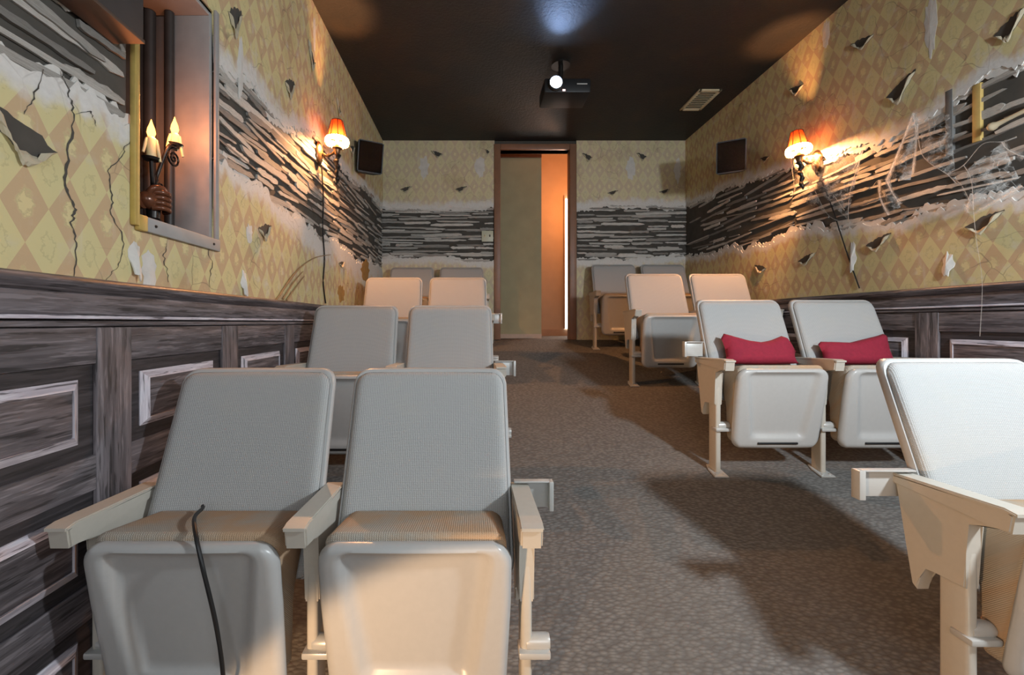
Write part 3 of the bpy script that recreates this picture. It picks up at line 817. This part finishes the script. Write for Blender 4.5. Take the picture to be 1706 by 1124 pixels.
# red pillows standing on the folded seats
def pillow(cx, seed, label, top):
    y = ROWD[1]*KD; z = floor_z(y); rr = random.Random(seed); bm = bmesh.new(); n, m = 20, 12
    def pos(u, v, sgn):
        ex = .185*u*(1-.06*(1-v*v)); ez = lerp(-.058+.006*u*u, interp(top, u)*1.25+.022, (v+1)/2)
        th = .036*(max(0, (1-u**4))*max(0, (1-v**4)))**.5
        return (ex, sgn*th+.003*nz(u*4+v*3, seed), ez)
    F, B = [], []
    for j in range(m+1):
        v = -1+2*j/m
        F.append([bm.verts.new(pos(-1+2*i/n, v, -1)) for i in range(n+1)]); B.append([bm.verts.new(pos(-1+2*i/n, v, 1)) for i in range(n+1)])
    for j in range(m):
        for i in range(n):
            bm.faces.new((F[j][i], F[j][i+1], F[j+1][i+1], F[j+1][i])); bm.faces.new((B[j][i], B[j+1][i], B[j+1][i+1], B[j][i+1]))
    bmesh.ops.remove_doubles(bm, verts=bm.verts, dist=.0015)
    o = obj('pillow', mesh_of(bm, 'pillow', 'red_cloth', 80), None, None, (cx, y+.075, z+.578), (R(-18), 0, 0))
    return tag(o, label, 'pillow', 'red pillows on the second right row')
pillow(1.455, 1, 'dark red pillow with a sagging top on the aisle chair', [(-1, .045), (-.9, .066), (-.75, .06), (-.3, .038), (.1, .030), (.35, .036), (.7, .056), (.82, .05), (1, -.01)])
pillow(1.444+SW-.01, 2, 'dark red pillow rising to the right on the chair by the wall', [(-1, .02), (-.9, .032), (-.4, .030), (-.1, .028), (.3, .042), (.7, .056), (.95, .068), (1, .05)])

# black cable draped over the front left chair
z = floor_z(ROWD[0]*KD)-.03; y = ROWD[0]*KD
pts = spline([(-.700, y+.062, z+.527), (-.690, y+.045, z+.528), (-.660, y-.03, z+.541), (-.61, y-.105, z+.545), (-.578, y-.133, z+.49), (-.552, y-.122, z+.34), (-.545, y-.108, z+.2), (-.545, y-.11, z+.06), (-.57, y-.14, z+.018)], 8)
bm = bmesh.new(); tube(bm, pts, .0045, 8); tag(obj('cable', mesh_of(bm, 'cable', 'black_plastic'), None), 'black cable hanging over the seat of the front left chair', 'cable')

# ------------------------------------------------------------------ wall sconces
def sconce(px, side, d, label, lean, powr):
    X = XL if side == 'L' else XR; sg = 1 if side == 'L' else -1
    z = EYE+1.07
    t = thing('wall_sconce', label, 'lamp', (X+sg*.017, d*KD, z), (R(lean), 0, 0 if side == 'L' else math.pi), 'red-shaded wall sconces')
    # oval back plate (local +x points into the room)
    bm = bmesh.new(); lathe(bm, [(.0, .022), (.02, .021), (.034, .014), (.042, .008), (.046, .0)], 24, Matrix.Diagonal((1, 1, 1, 1)))
    bmesh.ops.scale(bm, vec=(1.65, 1, 1), verts=bm.verts); bmesh.ops.rotate(bm, cent=(0, 0, 0), matrix=Matrix.Rotation(R(90), 3, 'Y'), verts=bm.verts)
    obj('back_plate', mesh_of(bm, 'back_plate', 'bronze'), None, t)
    bm = bmesh.new(); tube(bm, spline([(.015, 0, .0), (.045, 0, -.015), (.075, 0, -.008), (.11, 0, .015)], 6), lambda q: .007+.004*math.sin(q*9)**2, 10); obj('arm', mesh_of(bm, 'arm', 'bronze'), None, t)
    bm = bmesh.new(); lathe(bm, [(.0, .05), (.012, .05), (.014, .042), (.030, .038), (.032, .03), (.022, .022), (.018, .0), (.012, -.012)], 18, Matrix.Translation((.115, 0, 0))); obj('bobeche', mesh_of(bm, 'bobeche', 'bronze'), None, t)
    # twisted drop
    bm = bmesh.new(); n = 48; pr = []
    rings = []
    for i in range(n+1):
        q = i/n; zz = -.01-.19*q; r = .016*(1-.35*q)*(1 if q < .9 else (1-q)/.1*.9+.1)
        a = q*5*math.pi; ox, oy = .007*math.cos(a)*(1-q*.5), .007*math.sin(a)*(1-q*.5)
        r *= 1+.18*math.cos(2*a)
        rings.append([bm.verts.new((.115+ox+r*math.cos(2*math.pi*k/12), oy+r*math.sin(2*math.pi*k/12), zz)) for k in range(12)])
    for a, b in zip(rings, rings[1:]):
        for k in range(12): bm.faces.new((a[k], a[(k+1) % 12], b[(k+1) % 12], b[k]))
    bm.faces.new(rings[0]); bm.faces.new(rings[-1][::-1])
    obj('twisted_drop', mesh_of(bm, 'twisted_drop', 'dark_iron'), None, t)
    bm = bmesh.new(); lathe(bm, [(.011, .045), (.011, .070), (.009, .073), (.0, .073)], 14, Matrix.Translation((.115, 0, 0))); obj('candle_tube', mesh_of(bm, 'candle_tube', 'candle_wax'), None, t)
    bm = bmesh.new(); lathe(bm, [(.0, .073), (.009, .078), (.012, .090), (.008, .107), (.0, .118)], 12, Matrix.Translation((.115, 0, 0))); bu = obj('bulb', mesh_of(bm, 'bulb', powr), None, t)
    # panelled shade
    n = 8; bm = bmesh.new(); lo = []; hi = []
    for k in range(n):
        a = 2*math.pi*(k+.5)/n
        lo.append(bm.verts.new((.115+.058*math.cos(a), .058*math.sin(a), .098))); hi.append(bm.verts.new((.115+.034*math.cos(a), .034*math.sin(a), .205)))
    for k in range(n): bm.faces.new((lo[k], lo[(k+1) % n], hi[(k+1) % n], hi[k]))
    me = bpy.data.meshes.new('lamp_shade'); bm.to_mesh(me); bm.free(); me.materials.append(MATS['shade_red']); sh = obj('lamp_shade', me, None, t)
    bm = bmesh.new()
    for k in range(n):
        a = 2*math.pi*(k+.5)/n; c = (math.cos(a), math.sin(a))
        tube(bm, [(.115+.0595*c[0], .0595*c[1], .098), (.115+.0355*c[0], .0355*c[1], .205)], .0022, 6)
    for rr_, zz in ((.0345, .205), (.059, .098)):
        tube(bm, [(.115+rr_*math.cos(2*math.pi*k/24), rr_*math.sin(2*math.pi*k/24), zz) for k in range(25)], .0026, 6, False)
    obj('shade_trim', mesh_of(bm, 'shade_trim', 'brown_hand'), None, sh)
    # beaded fringe: a gathered white band and hanging beads
    bm = bmesh.new(); m = 48; rows = []
    for j, (r, zz) in enumerate([(.058, .100), (.068, .090), (.072, .074), (.070, .062)]):
        rows.append([bm.verts.new((.115+(r+.003*math.cos(k*math.pi))*math.cos(2*math.pi*k/m), (r+.003*math.cos(k*math.pi))*math.sin(2*math.pi*k/m), zz)) for k in range(m)])
    for a, b in zip(rows, rows[1:]):
        for k in range(m): bm.faces.new((a[k], a[(k+1) % m], b[(k+1) % m], b[k]))
    for k in range(24):
        a = 2*math.pi*k/24
        for j in range(1):
            r = bmesh.ops.create_icosphere(bm, subdivisions=1, radius=.0048)
            bmesh.ops.translate(bm, vec=(.115+.07*math.cos(a), .07*math.sin(a), .057-j*.0095), verts=r['verts'])
    fr = obj('beaded_fringe', mesh_of(bm, 'beaded_fringe', 'fringe_white', 60), None, sh)
    return t
sconce(0, 'L', 3.80, 'red-shaded wall sconce with white bead fringe on the left wall', 0, 'bulb_glow')
sconce(0, 'R', 3.98, 'cobwebbed red-shaded wall sconce leaning on the right wall', 7, 'bulb_glow_strong')
# cords below the sconces
pts = [wpt('L')(*onwall('L', x, y), .022) for x, y in [(530, 275), (533, 330), (532, 380), (535, 430), (533, 470), (537, 505)]]
bm = bmesh.new(); tube(bm, spline(pts, 6), .0045, 6); tag(obj('lamp_cord', mesh_of(bm, 'lamp_cord', 'black_plastic'), None), 'dark cord hanging straight down under the left wall sconce', 'cord')
pts = [wpt('R')(*onwall('R', x, y), .022) for x, y in [(1368, 285), (1390, 340), (1405, 385), (1420, 430), (1438, 480)]]
bm = bmesh.new(); tube(bm, spline(pts, 6), .0035, 6); tag(obj('lamp_cord', mesh_of(bm, 'lamp_cord', 'black_plastic'), None), 'dark cord slanting down under the right wall sconce', 'cord')

# ------------------------------------------------------------------ loudspeakers
def speaker(px, py, side, d, label):
    sg = 1 if side == 'L' else -1
    t = thing('loudspeaker', label, 'speaker', P(px, py, d), (R(14), 0, R(-sg*-28)), 'wall loudspeakers')
    # the face looks towards the screen (-y), turned into the room
    poly = [(-.105, -.09), (.105, -.09), (.075, .09), (-.075, .09)]
    bm = bmesh.new(); prism(bm, poly, 2, -.125, .125, .008); obj('cabinet', mesh_of(bm, 'cabinet', 'black_plastic'), None, t)
    bm = bmesh.new(); box(bm, (0, -.094, 0), (.19, .010, .23), None, .004); obj('grille', mesh_of(bm, 'grille', 'black_grille'), None, t)
    bm = bmesh.new(); tube(bm, [(0, .06, 0), (-sg*.06, .11, 0)], .012, 10); box(bm, (-sg*.062, .113, 0), (.012, .05, .07), (0, 0, R(sg*25)), .002); obj('wall_bracket', mesh_of(bm, 'wall_bracket', 'black_plastic'), None, t)
speaker(613, 263, 'L', 5.05, 'black loudspeaker on the left wall behind the sconce')
speaker(1217, 262, 'R', 4.92, 'black loudspeaker on the right wall behind the sconce')

# ------------------------------------------------------------------ projector
p = P(926, 138, 4.35)
t = thing('projector', 'dark ceiling projector with a glaring blue-white lens', 'projector', p)
bm = bmesh.new(); box(bm, (.09, .14, -.005), (.34, .24, .105), None, .012); obj('body', mesh_of(bm, 'body', 'black_plastic'), None, t)
bm = bmesh.new(); lathe(bm, [(.050, 0), (.052, .0), (.052, .04), (.044, .045), (.040, .035), (.040, 0)], 24, Matrix.Translation((0, .03, 0)) @ Matrix.Rotation(R(90), 4, 'X')); ln = obj('lens_barrel', mesh_of(bm, 'lens_barrel', 'black_plastic'), None, t)
bm = bmesh.new(); lathe(bm, [(.0, .03), (.02, .027), (.034, .015), (.042, .0)], 24, Matrix.Translation((0, .02, 0)) @ Matrix.Rotation(R(90), 4, 'X')); obj('lens', mesh_of(bm, 'lens', 'lens_glow'), None, ln)
bm = bmesh.new(); tube(bm, [(.06, .12, .03), (.06, .12, ZC-p.z-.01)], .018, 12); lathe(bm, [(.07, 0), (.07, .012), (.02, .03)][::-1], 20, Matrix.Translation((.06, .12, ZC-p.z-.03)) @ Matrix.Diagonal((1, 1, 1, 1))); obj('ceiling_mount', mesh_of(bm, 'ceiling_mount', 'dark_iron'), None, t)
bm = bmesh.new(); box(bm, (.195, .016, .002), (.075, .004, .008), None, .001); obj('edge_highlight', mesh_of(bm, 'edge_highlight', 'leg_metal'), None, t)  # pale bar painted in as the highlight along the body's top edge
bm = bmesh.new(); box(bm, (.062, .014, -.145+.10), (.02, .004, .012), None, .001); obj('pink_reflection', mesh_of(bm, 'pink_reflection', 'reflection_glow'), None, t)  # small glowing bar put in for a pinkish reflection, no lamp there
# light leaving the lens: a little of it grazes the ceiling in front
lp = p+Vector((0, -.05, .02))
light('lens_beam', 'SPOT', lp, 9, (.35, .55, 1.0), .02, aim(lp, (p.x, p.y-.42, ZC)), angle=R(62), blend=1.0)

# ceiling vent
pts = [P(1160, 150, 5.06), P(1195, 150, 5.06)]
t = thing('ceiling_vent', 'cream rectangular vent grille in the dark ceiling', 'vent', (1.985, 5.28*KD, ZC))
bm = bmesh.new()
for (x, y, sx, sy) in ((0, -.16, .19, .025), (0, .16, .19, .025), (-.083, 0, .025, .345), (.083, 0, .025, .345)): box(bm, (x, y, -.008), (sx, sy, .016), None, .003)
obj('frame', mesh_of(bm, 'frame', 'vent_paint'), None, t)
obj('duct_back', bx(-.08, .08, -.16, .16, -.004, -.001), 'vent_dark', t)
bm = bmesh.new(); box(bm, (0, 0, 0), (.15, .022, .003)); sm = mesh_of(bm, 'slat', 'vent_paint')
for k in range(10): obj('slat', sm, None, t, (0, -.135+.03*k, -.008), (R(35), 0, 0))

# ------------------------------------------------------------------ niche: frame boards, candle holder
fr = thing('wall_niche', 'grey framed recess in the left wall with gilt trim', 'niche', (XL, (NS0+NS1)/2, NZ0))
def npart(name, x0, x1, y0, y1, z0, z1, mat, bev=.003, label=None):
    c = Vector(((x0+x1)/2, (y0+y1)/2, (z0+z1)/2)); bm = bmesh.new(); box(bm, (0, 0, 0), (x1-x0, y1-y0, z1-z0), None, bev)
    return obj(name, mesh_of(bm, name, mat), None, fr, c-fr.location, label=label)
npart('far_board', XL-.145, XL+.012, NS1-.018, NS1-.001, NZ0, NZ1, 'niche_grey')
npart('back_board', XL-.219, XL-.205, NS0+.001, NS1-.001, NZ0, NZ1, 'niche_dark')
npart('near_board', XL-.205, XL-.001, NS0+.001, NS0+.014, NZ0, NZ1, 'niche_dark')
npart('pink_strip', XL-.20, XL-.145, NS1-.012, NS1-.001, NZ0, NZ1, 'niche_grey')
npart('top_board', XL-.20, XL+.012, NS0+.014, NS1-.018, NZ1-.016, NZ1-.001, 'niche_grey')
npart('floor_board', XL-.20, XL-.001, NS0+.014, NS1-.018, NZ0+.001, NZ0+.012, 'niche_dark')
npart('sill_board', XL+.0155, XL+.030, NS0-.004, NS1+.022, NZ0-.030, NZ0+.014, 'niche_grey')
npart('sill_end', XL+.016, XL+.0315, NS0-.006, NS0+.028, NZ0-.031, NZ0+.015, 'gold_trim')
npart('gilt_strip', XL+.0155, XL+.032, NS0-.022, NS0-.003, NZ0-.02, NZ1+.02, 'gold_trim')
npart('edge_strip', XL+.0155, XL+.026, NS1, NS1+.022, NZ0+.014, NZ1+.02, 'niche_grey')
for x, yy, r in ((XL-.125, NS1-.036, .016), (XL-.195, NS1-.04, .020), (XL-.03, NS0+.022, .008)):
    bm = bmesh.new(); lathe(bm, [(r, 0), (r, NZ1-NZ0-.03)], 16); obj('black_pipe', mesh_of(bm, 'black_pipe', 'niche_dark'), None, fr, Vector((x, yy, NZ0+.012))-fr.location)
for yy in (NS0+.06, NS1-.02):
    bm = bmesh.new(); lathe(bm, [(.0, .004), (.004, .003), (.005, 0)], 8, Matrix.Rotation(R(90), 4, 'Y')); obj('screw', mesh_of(bm, 'screw', 'dark_iron'), None, fr, Vector((XL+.030, yy, NZ0-.008))-fr.location)

cl = thing('candle_holder', 'wrought candle holder with a brown fist and two glowing electric candles', 'candle holder', (XL-.06, 1.41, NZ0+.014))
def CP(px, py, d): return P(px, py, d)-cl.location
dn = 1.43/KD
bm = bmesh.new(); lathe(bm, [(.0, 0), (.05, 0), (.05, .008), (.03, .016), (.018, .03), (.02, .06), (.0, .06)], 20); obj('base', mesh_of(bm, 'base', 'dark_iron'), None, cl)
# fist: palm with curled fingers
hx_, hz_ = 0, .085
bm = bmesh.new()
r = bmesh.ops.create_uvsphere(bm, u_segments=16, v_segments=10, radius=.038); bmesh.ops.scale(bm, vec=(.75, 1.15, .85), verts=r['verts']); bmesh.ops.translate(bm, vec=(0, -.01, hz_), verts=r['verts'])
for k in range(4):
    zz = hz_+.026-.017*k
    tube(bm, spline([(.012, -.02, zz), (.034, -.008, zz+.002), (.040, .014, zz), (.028, .032, zz-.002), (.008, .034, zz-.003)], 5), lambda q: .0095-.002*q, 8)
tube(bm, spline([(.0, -.03, hz_+.01), (.02, -.03, hz_+.035), (.03, -.005, hz_+.042), (.028, .015, hz_+.036)], 5), .0095, 8)
tube(bm, [(-.0, -.045, hz_-.01), (-.05, -.05, hz_-.015), (-.10, -.05, hz_-.02)], lambda q: .024+.004*q, 12)
obj('fist', mesh_of(bm, 'fist', 'brown_hand', 60), None, cl)
# arms with scrolls
c1 = CP(252, 268, 1.38/KD); c2 = CP(291, 245, 1.47/KD)
bm = bmesh.new()
tube(bm, spline([(.0, .0, hz_-.02), (.0, -.005, hz_+.05), (.0, .0, hz_+.09), c1*.4+Vector((0, 0, hz_*.7)), c1], 8), .006, 8)
tube(bm, spline([(.0, .0, hz_-.02), (.0, .01, hz_+.06), (.0, .02, hz_+.10), c2+Vector((0, -.03, -.012)), c2], 8), .006, 8)
sp = [c2+Vector((0, -.004+.034*(1-q/26)*math.cos(q*.55+1.2), -.04+.034*(1-q/26)*math.sin(q*.55+1.2))) for q in range(25)]
tube(bm, sp, .0035, 6)
sp = [Vector((0, .03, hz_+.06))+Vector((0, .02*(1-q/20)*math.cos(q*.6+2), .02*(1-q/20)*math.sin(q*.6+2))) for q in range(19)]
tube(bm, sp, .003, 6)
obj('scroll_arms', mesh_of(bm, 'scroll_arms', 'dark_iron', 60), None, cl)
for i, (c, h) in enumerate(((c1, .075), (c2, .045))):
    bm = bmesh.new(); lathe(bm, [(.0, 0), (.022, .002), (.026, .010), (.020, .010), (.012, .006)], 16, Matrix.Translation(c)); obj('drip_pan', mesh_of(bm, 'drip_pan', 'dark_iron'), None, cl)
    bm = bmesh.new(); lathe(bm, [(.0, .006), (.014, .006), (.0145, h-.006), (.012, h), (.008, h+.003), (.0, h+.002)], 16, Matrix.Translation(c))
    for a, l in ((.3, .05), (1.9, .02), (4.4, .03)):
        q = c+Vector((.0145*math.cos(a), .0145*math.sin(a), h-.006)); tube(bm, [q, q+Vector((.004*math.cos(a), .004*math.sin(a), -l*.6)), q+Vector((.010*math.cos(a), .012*math.sin(a), -l-.02))], lambda t_: .004+.0015*math.sin(t_*3), 6)
    w_ = obj('candle', mesh_of(bm, 'candle', 'candle_wax', 60), None, cl)
    bm = bmesh.new(); lathe(bm, [(.0, h), (.009, h+.004), (.0125, h+.016), (.010, h+.03), (.005, h+.044), (.001, h+.058), (.0, h+.06)], 14, Matrix.Translation(c)); obj('flame_bulb', mesh_of(bm, 'flame_bulb', 'flame_glow'), None, w_)
    l = bpy.data.lights.new('candle_light', 'POINT'); l.energy = .8; l.color = (1, .30, .10); l.shadow_soft_size = .012
    lo_ = bpy.data.objects.new('candle_light', l); COL.objects.link(lo_); lo_.parent = cl; lo_.location = c+Vector((.02, 0, h+.03)); 

# dark box mounted high on the left wall near the camera
q = P(240, 73, 1.639)
bt = thing('wall_box', 'dark box mounted high on the left wall at the top left corner', 'box', (XL, .85, q.z))
bm = bmesh.new(); box(bm, ((q.x-XL+.016)/2, 0, .31), (q.x-XL-.016, (q.y-.85)*2, .60), None, .004); obj('body', mesh_of(bm, 'body', 'black_box'), None, bt)
bm = bmesh.new(); box(bm, ((q.x-XL+.016)/2, 0, .005), (q.x-XL-.012, (q.y-.85)*2+.004, .010), None, .002); obj('bottom_board', mesh_of(bm, 'bottom_board', 'brown_box'), None, bt)

# ------------------------------------------------------------------ right wall: studs, bone, cobwebs
def stud(px, y0, y1, wpx, mat):
    s0, z0 = onwall('R', px, y1); s1, z1 = onwall('R', px, y0); ws = abs(onwall('R', px-wpx/2, y0)[0]-onwall('R', px+wpx/2, y0)[0])
    bm = bmesh.new(); box(bm, (XR-.008, s0, (z0+z1)/2), (.016, ws, z1-z0), None, .002); obj('stud', mesh_of(bm, 'stud', mat), None, wall_right)
stud(1632, 140, 236, 14, 'stud_wood'); stud(1586, 150, 258, 12, 'stud_grey')
s0, z0 = onwall('R', 1664, 214)
bm = bmesh.new(); lathe(bm, [(.0, 0), (.012, .002), (.018, .010), (.017, .020), (.011, .032), (.009, .06), (.0085, .12), (.010, .17), (.016, .19), (.018, .205), (.01, .215), (.0, .217)], 14)
b = obj('bone', mesh_of(bm, 'bone', 'bone', 60), None, None, (XR-.045, s0, z0)); b.rotation_euler = (R(82), 0, 0)
tag(b, 'pale bone sticking out of the broken right wall at the picture edge', 'bone')

WEBS = []
def web(name, strands, label, off, parent=None):
    """gauze: each strand is a crossed pair of soft ribbons along a spline"""
    bm = bmesh.new(); uvl = bm.loops.layers.uv.new('UVMap')
    for pts, wd in strands:
        q = []
        for k, (x, y, o) in enumerate(pts):
            sq, zq = onwall('R', x, y); q.append(wpt('R')(sq, zq, max(o, .024)))
        q = spline(q, 8)
        for ax in (0, 1):
            prev = None; run = 0
            for k, p in enumerate(q):
                t_ = (q[min(k+1, len(q)-1)]-q[max(k-1, 0)]).normalized()
                side = t_.cross(Vector((1, 0, 0))).normalized() if ax == 0 else Vector((1, 0, 0)).cross(t_).cross(t_).normalized()
                u = k/(len(q)-1); h = (wd*2.4 if wd > .007 else wd*1.0)*(.45+.55*abs(2*u-1))*(1 if ax == 0 else .6)
                a, b = p+side*h, p-side*h
                a.x = min(a.x, XR-.018); b.x = min(b.x, XR-.018)
                if k: run += (p-q[k-1]).length*12
                cur = (bm.verts.new(a), bm.verts.new(b), run)
                if prev:
                    f = bm.faces.new((prev[0], prev[1], cur[1], cur[0]))
                    for l, c in zip(f.loops, ((prev[2], 0), (prev[2], 1), (cur[2], 1), (cur[2], 0))): l[uvl].uv = c
                prev = cur
    WEBS.append(tag(obj(name, bm, 'cobweb'), label, 'cobweb', 'cobwebs on the right wall')); return WEBS[-1]
web('cobweb', [([(1532, 188, .02), (1518, 240, .05), (1497, 300, .06)], .012), ([(1530, 190, .02), (1540, 230, .04), (1530, 290, .03)], .009),
               ([(1497, 300, .06), (1502, 320, .05), (1510, 340, .03)], .012), ([(1474, 300, .03), (1482, 330, .05), (1490, 358, .03)], .010),
               ([(1497, 300, .06), (1478, 300, .05), (1462, 312, .03)], .004)], 'torn cobweb strips hanging right of the right sconce', .05)
web('cobweb', [([(1535, 195, .02), (1560, 258, .07), (1610, 290, .09), (1622, 305, .08)], .006), ([(1610, 290, .09), (1635, 275, .08), (1660, 240, .06), (1690, 236, .05), (1706, 228, .03)], .006),
               ([(1635, 275, .08), (1652, 300, .09), (1660, 350, .10)], .005), ([(1622, 338, .03), (1645, 350, .09), (1660, 355, .10), (1690, 335, .08), (1720, 310, .04)], .012),
               ([(1660, 352, .10), (1661, 400, .09), (1663, 470, .07), (1663, 560, .08)], .004), ([(1690, 236, .05), (1700, 250, .05), (1720, 262, .03)], .010), ([(1600, 300, .02), (1625, 310, .06), (1660, 350, .10)], .004)],
    'white knotted cobweb spun across the hole in the right wall', .08)
web('cobweb', [([(1345, 262, .09), (1352, 282, .08), (1362, 300, .05)], .008), ([(1362, 300, .05), (1395, 318, .05), (1415, 350, .03)], .006), ([(1445, 250, .02), (1425, 290, .05), (1362, 300, .05)], .005),
               ([(1445, 250, .02), (1430, 320, .05), (1420, 368, .02)], .006), ([(1362, 300, .05), (1340, 310, .05), (1325, 330, .02)], .006), ([(1362, 300, .05), (1385, 355, .03), (1410, 370, .02)], .005), ([(1335, 262, .08), (1335, 290, .06), (1330, 318, .02)], .005)],
    'cobweb draped below the right wall sconce', .05)
def web_sheet(parent, poly):
    bm = bmesh.new(); q = [wpt('R')(*onwall('R', x, y), max(o, .024)) for x, y, o in poly]; n = 8
    # two opposite edges, lofted with sagging in between
    a0, a1, b0, b1 = q; rows = []
    for i in range(n+1):
        u = i/n; A = a0.lerp(a1, u); B = b0.lerp(b1, u)
        rows.append([bm.verts.new(A.lerp(B, k/n)+Vector((-.012*math.sin(math.pi*k/n), 0, -.03*math.sin(math.pi*k/n)*math.sin(math.pi*u)))) for k in range(n+1)])
    for a, b in zip(rows, rows[1:]):
        for k in range(n): bm.faces.new((a[k], a[k+1], b[k+1], b[k]))
    obj('web_sheet', bm, 'cobweb_sheet', parent)
web_sheet(WEBS[0], [(1528, 188, .02), (1500, 300, .06), (1540, 200, .02), (1530, 300, .04)])
web_sheet(WEBS[0], [(1500, 300, .06), (1510, 345, .03), (1472, 300, .03), (1488, 360, .03)])
web_sheet(WEBS[1], [(1622, 300, .08), (1660, 352, .10), (1690, 238, .05), (1720, 310, .04)])
web_sheet(WEBS[1], [(1540, 200, .02), (1560, 260, .07), (1590, 190, .02), (1622, 300, .08)])
web_sheet(WEBS[2], [(1345, 262, .09), (1362, 300, .05), (1445, 250, .02), (1418, 365, .02)])
web_sheet(WEBS[2], [(1338, 262, .08), (1328, 325, .02), (1350, 266, .09), (1385, 355, .03)])
# dry stalks on the left wall
bm = bmesh.new()
for pts in ([(458, 492), (478, 462), (500, 440), (522, 428), (545, 424)], [(464, 498), (482, 470), (498, 452)], [(470, 500), (486, 478), (500, 460)], [(452, 500), (468, 478), (486, 454)]):
    tube(bm, spline([wpt('L')(*onwall('L', x, y), .024) for x, y in pts], 6), lambda q: .005*(1-.6*q), 6)
tag(obj('dry_stalks', mesh_of(bm, 'dry_stalks', 'twig'), None), 'dry arching stalks fixed to the left wall above the wainscot', 'twig')

# ------------------------------------------------------------------ projection screen behind the camera
t = thing('projection_screen', 'white projection screen on the front wall', 'screen', (.65, YF+.03, 1.75))
obj('screen_cloth', bx(-1.15, 1.15, -.005, .005, -.62, .62), 'screen_cloth', t)
for nm, a in (('frame_bar', (-1.19, 1.19, -.015, .02, .62, .66)), ('frame_bar', (-1.19, 1.19, -.015, .02, -.66, -.62)), ('frame_bar', (-1.19, -1.15, -.015, .02, -.62, .62)), ('frame_bar', (1.15, 1.19, -.015, .02, -.62, .62))):
    obj(nm, bx(*a), 'black_plastic', t)
